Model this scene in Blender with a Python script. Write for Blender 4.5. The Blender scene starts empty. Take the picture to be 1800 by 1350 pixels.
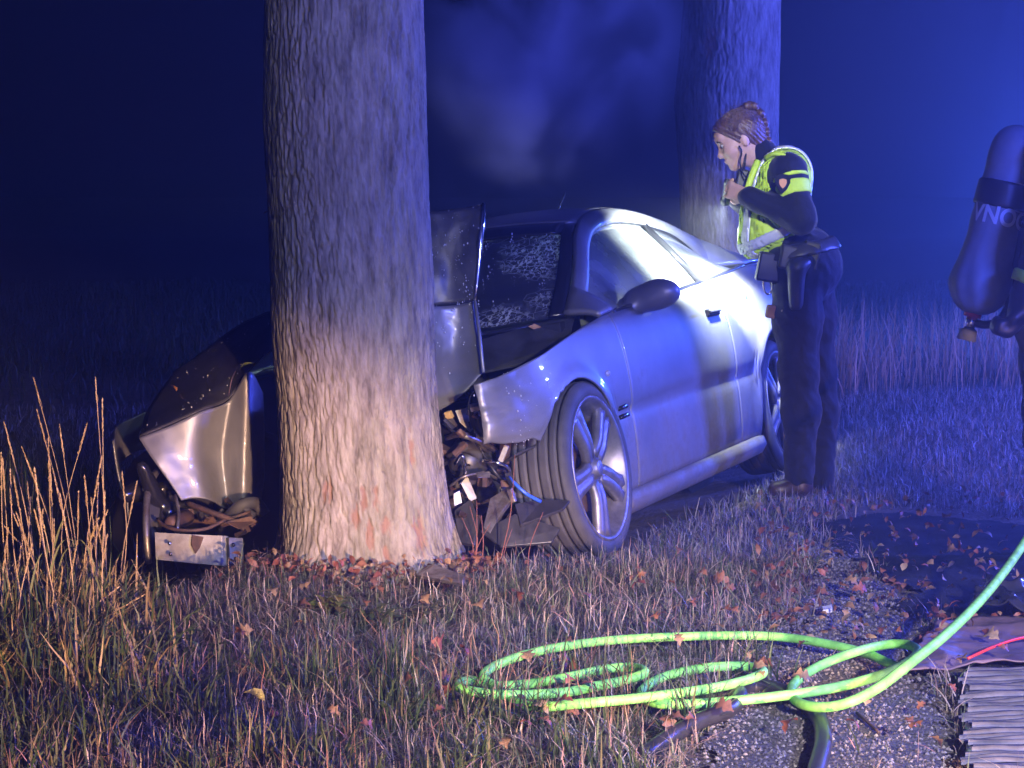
import bpy, bmesh, math, random
import numpy as np
from mathutils import Vector, Matrix

SC = bpy.context.scene
COL = SC.collection
rad = math.radians

# ------------------------------------------------------------------ camera
F, CX, CY, HZ, CAMH = 3300.0, 900.0, 675.0, 342.0, 1.25     # calibration in photo pixels (1800 x 1350)
TH = math.atan((CY - HZ) / F)
cam = bpy.data.cameras.new('camera'); cam_o = bpy.data.objects.new('camera', cam); COL.objects.link(cam_o)
cam.sensor_width = 36.0; cam.lens = 36.0 * F / 1800.0
cam.clip_start = 0.05; cam.clip_end = 2000
cam_o.location = (0, 0, CAMH); cam_o.rotation_euler = (math.pi / 2 - TH, 0, 0)
SC.camera = cam_o

# ------------------------------------------------------------------ night sky
w = bpy.data.worlds.new('World'); SC.world = w; w.use_nodes = True
nt = w.node_tree; nt.nodes.clear()
sky = nt.nodes.new('ShaderNodeTexSky'); sky.sky_type = 'NISHITA'; sky.sun_disc = False
sky.sun_elevation = rad(-4); sky.sun_rotation = rad(60)
bg = nt.nodes.new('ShaderNodeBackground'); bg.inputs[1].default_value = 0.02
wo = nt.nodes.new('ShaderNodeOutputWorld')
nt.links.new(sky.outputs[0], bg.inputs[0]); nt.links.new(bg.outputs[0], wo.inputs[0])

# ------------------------------------------------------------------ lamps of the place
def aim(o, target):
    d = Vector(target) - o.location
    o.rotation_euler = d.to_track_quat('-Z', 'Y').to_euler()
def spot(name, loc, target, power, color, angle, blend, radius, square=False, roll=0.0):
    l = bpy.data.lights.new(name, 'SPOT'); l.energy = power; l.color = color
    l.spot_size = rad(angle); l.spot_blend = blend; l.shadow_soft_size = radius; l.use_square = square
    o = bpy.data.objects.new(name, l); COL.objects.link(o); o.location = loc; aim(o, target)
    if roll: o.rotation_euler.rotate_axis('Z', roll)
    return o
def bulb(name, loc, power, color, radius):
    l = bpy.data.lights.new(name, 'POINT'); l.energy = power; l.color = color; l.shadow_soft_size = radius
    o = bpy.data.objects.new(name, l); COL.objects.link(o); o.location = loc
    return o
# dipped headlamp of the vehicle parked behind the photographer: the flat cut-off lies along the top of the square cone
HL = Vector((1.8, -2.0, 0.70))
def beam(name, loc, az, top, cone, power, blend, roll):
    c = rad(top - cone / 2); a = rad(az)                 # top edge of the cone at 'top' degrees
    spot(name, loc, Vector(loc) + Vector((math.sin(a) * math.cos(c), math.cos(a) * math.cos(c), math.sin(c))) * 8, power, (1.0, 0.58, 0.35), cone, blend, 0.06, True, rad(roll))
beam('headlamp_light', HL, -21.5, 2.3, 36, 6200, .32, -4)
beam('headlamp_light.001', HL + Vector((1.2, .2, 0)), -5, 2.0, 42, 1300, .12, -5)
# blue flashing lights: a light bar in front on the right and one behind on the right
for i_ in range(5): bulb('blue_beacon_light', (3.3 + .24 * i_, -.4 + .10 * i_, 2.5), 430, (0.06, 0.10, 1.0), 0.05)
for i_ in range(3): bulb('blue_beacon_light', (5.4 + .10 * i_, 7.7 + .35 * i_, 2.1), 900, (0.07, 0.10, 1.0), 0.06)
bulb('blue_beacon_light', (5.0, 15.6, 1.3), 900, (0.05, 0.13, 1.0), 0.14)
# work lamp on the fire engine behind the photographer
spot('work_lamp_light', (3.0, -5.0, 3.2), (-0.85, 6.0, 1.75), 1150, (1.0, 0.97, 0.92), 17, 0.8, 0.2)
# hose light widened as added turf fill; unseen spot added to brighten the officer
spot('hose_fill_light', (1.9, -1.2, 2.3), (0.60, 4.8, 0.05), 3300, (1.0, 0.92, 0.92), 26, 1.0, 0.08)
spot('officer_fill_light', (1.5, -.3, 3.3), (1.13, 7.8, 1.42), 2600, (0.95, 0.97, 1.0), 8, 0.9, 0.03)
moon = bpy.data.lights.new('moonlight', 'SUN'); moon.energy = 0.004; moon.color = (.6, .7, 1); moon.angle = rad(.5)
mo = bpy.data.objects.new('moonlight', moon); COL.objects.link(mo); mo.rotation_euler = (rad(50), 0, rad(120))

SC.view_settings.view_transform = 'Standard'; SC.view_settings.look = 'None'
SC.view_settings.exposure = 0.25; SC.view_settings.gamma = 1.0; SC.view_settings.use_curve_mapping = False
SC.render.engine = 'CYCLES'
SC.cycles.use_denoising = True
SC.cycles.max_bounces = 8; SC.cycles.volume_bounces = 0; SC.cycles.transparent_max_bounces = 16
SC.cycles.caustics_reflective = False; SC.cycles.caustics_refractive = False
SC.cycles.sample_clamp_indirect = 4.0
SC.cycles.volume_step_rate = 3.0; SC.cycles.use_adaptive_sampling = True; SC.cycles.adaptive_threshold = .03

# ------------------------------------------------------------------ helpers
rng = np.random.default_rng(7)
random.seed(7)
ct, st = math.cos(TH), math.sin(TH)
def W(px, py, Y):
    """world point at depth Y seen at photo pixel (px, py)"""
    a = (px - CX) / F; b = (CY - py) / F
    dy = ct + b * st; dz = -st + b * ct
    k = Y / dy
    return np.array([a * k, Y, CAMH + dz * k])
def sst(x, a, b):
    t = np.clip((np.asarray(x, float) - a) / (b - a), 0, 1); return t * t * (3 - 2 * t)
def hsh(ix, iy, s=0):
    n = np.sin(ix * 127.1 + iy * 311.7 + s * 74.7) * 43758.5453
    return n - np.floor(n)
def vnoise(x, y, s=0):
    x = np.asarray(x, float); y = np.asarray(y, float)
    ix, iy = np.floor(x), np.floor(y); fx, fy = x - ix, y - iy
    fx = fx * fx * (3 - 2 * fx); fy = fy * fy * (3 - 2 * fy)
    a = hsh(ix, iy, s); b = hsh(ix + 1, iy, s); c = hsh(ix, iy + 1, s); d = hsh(ix + 1, iy + 1, s)
    return (a + (b - a) * fx) * (1 - fy) + (c + (d - c) * fx) * fy
def fbm(x, y, s=0, o=4):
    r = 0; a = .5
    for i in range(o):
        r = r + a * vnoise(x, y, s + i); x = x * 2.03 + 3.1; y = y * 2.03 + 1.7; a *= .5
    return r
def ground_h(X, Y):
    X = np.asarray(X, float); Y = np.asarray(Y, float)
    plane = np.clip(-.22 + .19 * ((X + .49) * .919 - (Y - 6.65) * .394), -.48, -.015)
    yc = 5.45 + .75 * sst(X, -1.15, -.75)
    near = 1 - sst(Y, yc - .35, yc + .35)
    far = sst(Y, 10, 13)
    z = plane * (1 - near) * (1 - far) + .055 * near
    z = z + .10 * np.exp(-(((X + .5) / .5) ** 2 + ((Y - 5.95) / .4) ** 2)) * (1 - near)
    z = z + (fbm(X * 1.3, Y * 1.3, 3) - .47) * .05 + (fbm(X * 6, Y * 6, 9, 3) - .44) * .02
    return z
def G(px, py, up=0.0):
    """point on the ground seen at photo pixel"""
    lo, hi = 2.5, 40.0
    for i in range(50):
        m = (lo + hi) / 2; p = W(px, py, m)
        if p[2] > ground_h(p[0], p[1]): lo = m
        else: hi = m
    p = W(px, py, lo); p[2] = float(ground_h(p[0], p[1])) + up
    return p

def link(o, parent=None):
    COL.objects.link(o)
    if parent is not None: o.parent = parent
    return o
def mesh(name, V, Fc, mat=None, parent=None, smooth=True, solid=0.0, bevel=0.0, col=None, origin=None, subsurf=0, offset=-1.0):
    V = np.asarray(V, float)
    if origin is not None: V = V - np.asarray(origin, float)
    me = bpy.data.meshes.new(name)
    if isinstance(Fc, np.ndarray):
        n, k = Fc.shape
        me.vertices.add(len(V)); me.vertices.foreach_set('co', V.astype(np.float32).ravel())
        me.loops.add(n * k); me.loops.foreach_set('vertex_index', Fc.astype(np.int32).ravel())
        me.polygons.add(n); me.polygons.foreach_set('loop_start', (np.arange(n) * k).astype(np.int32))
        me.polygons.foreach_set('loop_total', np.full(n, k, np.int32))
        me.update(calc_edges=True); me.validate()
    else:
        me.from_pydata([tuple(v) for v in V], [], [tuple(int(i) for i in f) for f in Fc]); me.validate(); me.update()
    if smooth: me.polygons.foreach_set('use_smooth', np.ones(len(me.polygons), bool))
    if col is not None:
        a = me.color_attributes.new('Col', 'FLOAT_COLOR', 'POINT')
        c = np.ones((len(V), 4), np.float32); c[:, :3] = col; a.data.foreach_set('color', c.ravel())
    o = bpy.data.objects.new(name, me)
    if origin is not None and parent is None: o.location = origin
    if mat is not None: me.materials.append(mat)
    link(o, parent)
    if subsurf:
        m = o.modifiers.new('s', 'SUBSURF'); m.levels = m.render_levels = subsurf
    if solid:
        m = o.modifiers.new('t', 'SOLIDIFY'); m.thickness = solid; m.offset = offset
    if bevel:
        m = o.modifiers.new('b', 'BEVEL'); m.width = bevel; m.segments = 2; m.limit_method = 'ANGLE'
    return o
def thing(name, loc, label, cat, group=None, rot=None):
    o = bpy.data.objects.new(name, None); COL.objects.link(o); o.location = loc; o.empty_display_size = .1
    if rot is not None: o.rotation_euler = rot
    return tag(o, label, cat, group)
def tag(o, label, cat, group=None):
    o['label'] = label; o['category'] = cat
    if group: o['group'] = group
    return o
def setting(o, kind='structure', label=None):
    o['kind'] = kind
    if label: o['label'] = label
    return o
def gridf(nu, nv, wrap=False):
    i = np.arange(nu - 1)[:, None]; j = np.arange(nv if wrap else nv - 1)[None, :]
    j2 = (j + 1) % nv
    a = i * nv + j; b = (i + 1) * nv + j; c = (i + 1) * nv + j2; d = i * nv + j2
    return np.stack([a + 0 * c, b + 0 * c, c, d], -1).reshape(-1, 4)
def spline(P, n):
    P = np.asarray(P, float); m = len(P)
    d = np.r_[0, np.cumsum(np.sqrt(np.maximum(1e-9, np.linalg.norm(np.diff(P, axis=0), axis=1))))]
    t = np.linspace(0, d[-1], n); k = np.clip(np.searchsorted(d, t, 'right') - 1, 0, m - 2)
    T = np.zeros_like(P)
    T[1:-1] = (P[2:] - P[:-2]) / (d[2:] - d[:-2])[:, None]; T[0] = (P[1] - P[0]) / (d[1] - d[0]); T[-1] = (P[-1] - P[-2]) / (d[-1] - d[-2])
    h = (d[k + 1] - d[k])[:, None]; s = ((t - d[k]) / h[:, 0])[:, None]
    return ((2 * s**3 - 3 * s**2 + 1) * P[k] + (s**3 - 2 * s**2 + s) * h * T[k] + (-2 * s**3 + 3 * s**2) * P[k + 1] + (s**3 - s**2) * h * T[k + 1])
def tube_vf(P, r, seg=8, cap=True):
    P = np.asarray(P, float); n = len(P); r = np.broadcast_to(np.asarray(r, float), (n,))
    T = np.gradient(P, axis=0); T /= np.linalg.norm(T, axis=1)[:, None] + 1e-12
    N = np.zeros_like(P); u = np.array([0, 0, 1.]) if abs(T[0, 2]) < .9 else np.array([1., 0, 0])
    for i in range(n):
        u = u - T[i] * (u @ T[i]); u /= np.linalg.norm(u) + 1e-12; N[i] = u
    B = np.cross(T, N); a = np.arange(seg) * 2 * math.pi / seg
    V = P[:, None] + (N[:, None] * np.cos(a)[None, :, None] + B[:, None] * np.sin(a)[None, :, None]) * r[:, None, None]
    V = V.reshape(-1, 3); Fc = gridf(n, seg, True).tolist()
    Fc = [[f[0], f[3], f[2], f[1]] for f in Fc]
    if cap: Fc.append(list(range(seg))[::-1]); Fc.append([(n - 1) * seg + k for k in range(seg)])
    return V, Fc
def tube(name, P, r, mat, parent=None, seg=8, n=None, origin=None):
    if n: P = spline(P, n)
    V, Fc = tube_vf(P, r, seg)
    return mesh(name, V, Fc, mat, parent, origin=origin)
def box_vf(size, M=None):
    x, y, z = [s / 2 for s in size]
    V = np.array([[a * x, b * y, c * z] for a in (-1, 1) for b in (-1, 1) for c in (-1, 1)])
    if M is not None: V = V @ np.asarray(M.to_3x3()).T + np.asarray(M.translation)
    return V, [[0, 1, 3, 2], [4, 6, 7, 5], [0, 4, 5, 1], [2, 3, 7, 6], [0, 2, 6, 4], [1, 5, 7, 3]]
def box(name, size, loc, mat, parent=None, rot=(0, 0, 0), bevel=.004, origin=None):
    from mathutils import Euler
    M = Matrix.Translation(Vector(loc)) @ Euler(rot).to_matrix().to_4x4()
    V, Fc = box_vf(size, M)
    return mesh(name, V, Fc, mat, parent, smooth=False, bevel=bevel, origin=origin)
class Acc:
    def __init__(s): s.V = []; s.F = []; s.n = 0; s.C = []
    def add(s, V, Fc, c=None):
        V = np.asarray(V); s.V.append(V); s.F += [[i + s.n for i in f] for f in Fc]; s.n += len(V)
        if c is not None: s.C.append(np.broadcast_to(c, (len(V), 3)))
    def build(s, name, mat, parent=None, **k):
        return mesh(name, np.concatenate(s.V), s.F, mat, parent, col=(np.concatenate(s.C) if s.C else None), **k)
def lathe_vf(prof, seg=32, axis=1):
    prof = np.asarray(prof, float); n = len(prof); a = np.arange(seg) * 2 * math.pi / seg
    r, h = prof[:, 0], prof[:, 1]
    c = r[:, None] * np.cos(a); s_ = r[:, None] * np.sin(a); hh = np.broadcast_to(h[:, None], c.shape)
    o = {0: (hh, c, s_), 1: (s_, hh, c), 2: (c, s_, hh)}[axis]
    return np.stack(o, -1).reshape(-1, 3), gridf(n, seg, True).tolist()

# ---- soft solids: signed distance field + surface nets
def segd(P, a, b, ra, rb, sq=None):
    a = np.asarray(a, float); b = np.asarray(b, float); ba = b - a
    if sq is not None:
        P = P / sq; a = a / sq; ba = b / sq - a
    pa = P - a; h = np.clip((pa @ ba) / (ba @ ba + 1e-12), 0, 1)
    d = np.linalg.norm(pa - h[..., None] * ba, axis=-1) - (ra + (rb - ra) * h)
    return d
class Sdf:
    """prims: ('c', a, b, ra, rb, k) tapered capsule; ('e', centre, radii, k, rotation) ellipsoid; ('-', centre, radii, k) hollow"""
    def __init__(s): s.p = []
    def cap(s, a, b, ra, rb, k=.03): s.p.append(('c', np.asarray(a, float), np.asarray(b, float), ra, rb, k)); return s
    def ell(s, c, r, k=.03, R=None): s.p.append(('e', np.asarray(c, float), np.asarray(r, float), k, R)); return s
    def cut(s, c, r, k=.01): s.p.append(('-', np.asarray(c, float), np.asarray(r, float), k, None)); return s
    def bounds(s, pad):
        lo = []; hi = []
        for p in s.p:
            if p[0] == 'c':
                r = max(p[3], p[4]); lo.append(np.minimum(p[1], p[2]) - r); hi.append(np.maximum(p[1], p[2]) + r)
            elif p[0] == 'e':
                r = p[2] if p[4] is None else np.full(3, p[2].max()); lo.append(p[1] - r); hi.append(p[1] + r)
        return np.min(lo, 0) - pad, np.max(hi, 0) + pad
    def grid(s, h, pad, lo=None, hi=None):
        l, u = s.bounds(pad + 3 * h)
        lo = l if lo is None else np.maximum(lo, l); hi = u if hi is None else np.minimum(hi, u)
        n = np.ceil((hi - lo) / h).astype(int) + 1
        ax = [lo[i] + h * np.arange(n[i]) for i in range(3)]
        D = np.full(n, 1.0)
        for p in s.p:
            k = p[5] if p[0] == 'c' else p[3]
            if p[0] == 'c':
                r = max(p[3], p[4]); a, b = np.minimum(p[1], p[2]) - r, np.maximum(p[1], p[2]) + r
            else:
                r = p[2] if p[4] is None else np.full(3, p[2].max()); a, b = p[1] - r, p[1] + r
            e = k + pad + 3 * h
            sl = []
            for i in range(3):
                i0 = max(0, int((a[i] - e - lo[i]) / h)); i1 = min(n[i], int((b[i] + e - lo[i]) / h) + 2); sl.append(slice(i0, max(i0, i1)))
            sl = tuple(sl)
            X = np.stack(np.meshgrid(ax[0][sl[0]], ax[1][sl[1]], ax[2][sl[2]], indexing='ij'), -1)
            if X.size == 0: continue
            if p[0] == 'c': d = segd(X, p[1], p[2], p[3], p[4])
            else:
                q = X - p[1]
                if p[4] is not None: q = q @ p[4]
                k0 = np.linalg.norm(q / p[2], axis=-1); k1 = np.linalg.norm(q / p[2]**2, axis=-1)
                d = k0 * (k0 - 1) / (k1 + 1e-9)
            A = D[sl]
            if p[0] == '-':
                hh = np.maximum(k - np.abs(A + d), 0) / k; D[sl] = np.maximum(A, -d) + hh * hh * k * .25
            else:
                hh = np.maximum(k - np.abs(A - d), 0) / k; D[sl] = np.minimum(A, d) - hh * hh * k * .25
        return D, ax
def surfnet(D, ax):
    h = ax[0][1] - ax[0][0]; n = D.shape
    S = D < 0
    c = sum(S[i:n[0]-1+i, j:n[1]-1+j, k:n[2]-1+k].astype(np.int8) for i in (0, 1) for j in (0, 1) for k in (0, 1))
    act = (c > 0) & (c < 8); idx = np.full(act.shape, -1); I = np.argwhere(act); idx[act] = np.arange(len(I))
    acc = np.zeros((len(I), 3)); cnt = np.zeros(len(I))
    cor = [(i, j, k) for i in (0, 1) for j in (0, 1) for k in (0, 1)]
    for a in cor:
        for ax_ in range(3):
            if a[ax_]: continue
            b = list(a); b[ax_] = 1
            da = D[I[:, 0]+a[0], I[:, 1]+a[1], I[:, 2]+a[2]]; db = D[I[:, 0]+b[0], I[:, 1]+b[1], I[:, 2]+b[2]]
            m = (da < 0) != (db < 0); t = np.where(m, da / np.where(m, da - db, 1), 0)
            p = np.tile(np.array(a, float), (len(I), 1)); p[:, ax_] = t
            acc += p * m[:, None]; cnt += m
    V = np.array([ax[0][0], ax[1][0], ax[2][0]]) + (I + acc / cnt[:, None]) * h
    Q = []
    for d in range(3):
        e1, e2 = (d + 1) % 3, (d + 2) % 3
        s0 = [slice(1, n[i]-1) for i in range(3)]; s0[d] = slice(0, n[d]-1); s1 = list(s0); s1[d] = slice(1, n[d])
        a, b = S[tuple(s0)], S[tuple(s1)]
        for flip in (0, 1):
            E = np.argwhere((a & ~b) if not flip else (~a & b))
            if len(E) == 0: continue
            E = E + np.array([s.start for s in s0])
            o1 = np.zeros(3, int); o1[e1] = 1; o2 = np.zeros(3, int); o2[e2] = 1
            q = [idx[tuple((E - x).T)] for x in (o1 + o2, o2, np.zeros(3, int), o1)]
            q = np.stack(q if not flip else q[::-1], 1); Q.append(q[(q >= 0).all(1)])
    Q = np.concatenate(Q)
    a, b_, c_ = V[Q[:, 0]], V[Q[:, 1]], V[Q[:, 2]]
    if np.einsum('ij,ij->i', a - V.mean(0), np.cross(b_ - a, c_ - a)).sum() < 0: Q = Q[:, ::-1].copy()
    return V, Q
def relax(V, Q, it=2, lam=.5):
    E = np.concatenate([Q[:, [0, 1]], Q[:, [1, 2]], Q[:, [2, 3]], Q[:, [3, 0]]])
    deg = np.bincount(E.ravel(), minlength=len(V))[:, None]
    for i in range(it):
        s = np.zeros_like(V); np.add.at(s, E[:, 0], V[E[:, 1]]); np.add.at(s, E[:, 1], V[E[:, 0]])
        V = V + lam * (s / np.maximum(deg, 1) - V)
    return V
def soft(name, sdf, h, mat, parent=None, off=0.0, clip=None, wr=None, origin=None, it=2, inner=None, lo=None, hi=None):
    """off: inflate; clip(X,Y,Z) >0 is cut away; wr(X,Y,Z): wrinkle height; inner: hollow thickness"""
    D, ax = sdf.grid(h, off + .01, lo, hi)
    D = D - off
    if clip is not None or wr is not None:
        X, Y, Z = np.meshgrid(*ax, indexing='ij')
        if wr is not None: D = D - wr(X, Y, Z)
        if inner: D = np.maximum(D, -(D + inner))
        if clip is not None: D = np.maximum(D, clip(X, Y, Z))
    V, Q = surfnet(D, ax)
    if it: V = relax(V, Q, it)
    return mesh(name, V, Q, mat, parent, origin=origin)

# ------------------------------------------------------------------ materials
def mat(name, color=(.5, .5, .5), rough=.6, metal=0.0, spec=.5, coat=0.0, var=0.0, scale=8.0, color2=None, bump=0.0, bscale=40.0, detail=4.0, vcol=False, stretch=None, dist=0.002, trans=0.0, sheen=0.0, rvar=0.0):
    m = bpy.data.materials.new(name); m.use_nodes = True; nt = m.node_tree; N = nt.nodes; L = nt.links
    b = N['Principled BSDF']
    b.inputs['Roughness'].default_value = rough; b.inputs['Metallic'].default_value = metal
    b.inputs['Specular IOR Level'].default_value = spec; b.inputs['Coat Weight'].default_value = coat; b.inputs['Coat Roughness'].default_value = .06
    if sheen: b.inputs['Sheen Weight'].default_value = sheen
    tc = N.new('ShaderNodeTexCoord'); mp = N.new('ShaderNodeMapping'); L.new(tc.outputs['Object'], mp.inputs[0])
    if stretch: mp.inputs['Scale'].default_value = stretch
    b.inputs['Base Color'].default_value = (*color, 1)
    src = None
    if vcol:
        at = N.new('ShaderNodeAttribute'); at.attribute_name = 'Col'; src = at.outputs['Color']
    if color2 is not None or var:
        nz = N.new('ShaderNodeTexNoise'); nz.inputs['Scale'].default_value = scale; nz.inputs['Detail'].default_value = detail; nz.inputs['Roughness'].default_value = .65
        L.new(mp.outputs[0], nz.inputs['Vector'])
        rp = N.new('ShaderNodeMapRange'); rp.inputs[1].default_value = .35; rp.inputs[2].default_value = .65; L.new(nz.outputs['Fac'], rp.inputs[0])
        mx = N.new('ShaderNodeMix'); mx.data_type = 'RGBA'
        L.new(rp.outputs[0], mx.inputs[0])
        c2 = color2 if color2 is not None else tuple(max(0, c * (1 - var)) for c in color)
        if src is not None:
            mx.blend_type = 'MULTIPLY'; L.new(src, mx.inputs[6]); mx.inputs[7].default_value = (1 - var, 1 - var, 1 - var, 1)
        else:
            mx.inputs[6].default_value = (*color, 1); mx.inputs[7].default_value = (*c2, 1)
        src = mx.outputs[2]
        if rvar:
            mr = N.new('ShaderNodeMapRange'); mr.inputs[3].default_value = rough - rvar; mr.inputs[4].default_value = rough + rvar
            L.new(nz.outputs['Fac'], mr.inputs[0]); L.new(mr.outputs[0], b.inputs['Roughness'])
    if src is not None: L.new(src, b.inputs['Base Color'])
    if bump:
        n2 = N.new('ShaderNodeTexNoise'); n2.inputs['Scale'].default_value = bscale; n2.inputs['Detail'].default_value = 5
        L.new(mp.outputs[0], n2.inputs['Vector'])
        bp = N.new('ShaderNodeBump'); bp.inputs['Strength'].default_value = bump; bp.inputs['Distance'].default_value = dist
        L.new(n2.outputs['Fac'], bp.inputs['Height']); L.new(bp.outputs[0], b.inputs['Normal'])
    if trans:
        # light passing through a leaf or blade
        t = N.new('ShaderNodeBsdfTranslucent'); ms = N.new('ShaderNodeMixShader'); ms.inputs[0].default_value = trans
        if src is not None: L.new(src, t.inputs['Color'])
        else: t.inputs['Color'].default_value = (*color, 1)
        out = N['Material Output']; L.new(b.outputs[0], ms.inputs[1]); L.new(t.outputs[0], ms.inputs[2]); L.new(ms.outputs[0], out.inputs[0])
    return m
def glass(name, tint=(.8, .9, .9), craze=0.0, dirt=0.12):
    """thin pane: see-through with a mirror film, dirt and (where smashed) a net of white fractures"""
    m = bpy.data.materials.new(name); m.use_nodes = True; nt = m.node_tree; N = nt.nodes; L = nt.links; N.remove(N['Principled BSDF'])
    out = N['Material Output']
    tr = N.new('ShaderNodeBsdfTransparent'); tr.inputs[0].default_value = (*tint, 1)
    gl = N.new('ShaderNodeBsdfGlossy'); gl.inputs['Roughness'].default_value = .03
    fr = N.new('ShaderNodeFresnel'); fr.inputs[0].default_value = 1.6
    m1 = N.new('ShaderNodeMixShader'); L.new(fr.outputs[0], m1.inputs[0]); L.new(tr.outputs[0], m1.inputs[1]); L.new(gl.outputs[0], m1.inputs[2])
    df = N.new('ShaderNodeBsdfPrincipled'); df.inputs['Base Color'].default_value = (.85, .90, .92, 1); df.inputs['Roughness'].default_value = .25
    tl = N.new('ShaderNodeBsdfTranslucent'); tl.inputs[0].default_value = (.7, .8, .85, 1); m3 = N.new('ShaderNodeMixShader'); m3.inputs[0].default_value = .5; L.new(df.outputs[0], m3.inputs[1]); L.new(tl.outputs[0], m3.inputs[2])
    m2 = N.new('ShaderNodeMixShader'); L.new(m1.outputs[0], m2.inputs[1]); L.new(m3.outputs[0], m2.inputs[2])
    tc = N.new('ShaderNodeTexCoord')
    nz = N.new('ShaderNodeTexNoise'); nz.inputs['Scale'].default_value = 5; nz.inputs['Detail'].default_value = 8; L.new(tc.outputs['Object'], nz.inputs['Vector'])
    mr = N.new('ShaderNodeMapRange'); mr.inputs[1].default_value = .20; mr.inputs[2].default_value = .80; mr.inputs[4].default_value = dirt; L.new(nz.outputs['Fac'], mr.inputs[0])
    fac = mr.outputs[0]
    if craze:
        vs = []
        for sc_, th_ in ((15, .016), (38, .03)):
            v = N.new('ShaderNodeTexVoronoi'); v.feature = 'DISTANCE_TO_EDGE'; v.inputs['Scale'].default_value = sc_; L.new(tc.outputs['Object'], v.inputs['Vector'])
            lt = N.new('ShaderNodeMath'); lt.operation = 'LESS_THAN'; lt.inputs[1].default_value = th_; L.new(v.outputs['Distance'], lt.inputs[0]); vs.append(lt.outputs[0])
        mpz = N.new('ShaderNodeMapping'); mpz.inputs['Scale'].default_value = (.4, 1.0, .5); L.new(tc.outputs['Object'], mpz.inputs[0])
        spk = N.new('ShaderNodeTexNoise'); spk.inputs['Scale'].default_value = 85; spk.inputs['Detail'].default_value = 2; L.new(mpz.outputs[0], spk.inputs['Vector'])
        gt = N.new('ShaderNodeMath'); gt.operation = 'GREATER_THAN'; gt.inputs[1].default_value = .58; L.new(spk.outputs['Fac'], gt.inputs[0])
        mxx = N.new('ShaderNodeMath'); mxx.operation = 'MAXIMUM'; L.new(gt.outputs[0], mxx.inputs[0]); L.new(vs[1], mxx.inputs[1]); vs[1] = mxx.outputs[0]     # crumbled glints
        mk = N.new('ShaderNodeTexNoise'); mk.inputs['Scale'].default_value = 2.6; mk.inputs['Detail'].default_value = 3; L.new(tc.outputs['Object'], mk.inputs['Vector'])
        mm = N.new('ShaderNodeMapRange'); mm.inputs[1].default_value = .47; mm.inputs[2].default_value = .58; mm.inputs[4].default_value = craze; L.new(mk.outputs['Fac'], mm.inputs[0])
        mu = N.new('ShaderNodeMath'); mu.operation = 'MULTIPLY'; L.new(vs[1], mu.inputs[0]); L.new(mm.outputs[0], mu.inputs[1])
        mm2 = N.new('ShaderNodeMapRange'); mm2.inputs[1].default_value = .40; mm2.inputs[2].default_value = .55; mm2.inputs[4].default_value = craze * .6; L.new(mk.outputs['Fac'], mm2.inputs[0])
        mu2 = N.new('ShaderNodeMath'); mu2.operation = 'MULTIPLY'; L.new(vs[0], mu2.inputs[0]); L.new(mm2.outputs[0], mu2.inputs[1])
        ad = N.new('ShaderNodeMath'); ad.operation = 'MAXIMUM'; L.new(mu.outputs[0], ad.inputs[0]); L.new(mu2.outputs[0], ad.inputs[1])
        ad2 = N.new('ShaderNodeMath'); ad2.operation = 'MAXIMUM'; L.new(ad.outputs[0], ad2.inputs[0]); L.new(fac, ad2.inputs[1]); fac = ad2.outputs[0]
        bp = N.new('ShaderNodeBump'); bp.inputs['Strength'].default_value = .8; bp.inputs['Distance'].default_value = .004
        L.new(ad.outputs[0], bp.inputs['Height']); L.new(bp.outputs[0], gl.inputs['Normal']); L.new(bp.outputs[0], df.inputs['Normal'])
    L.new(fac, m2.inputs[0]); L.new(m2.outputs[0], out.inputs[0])
    return m

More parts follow.
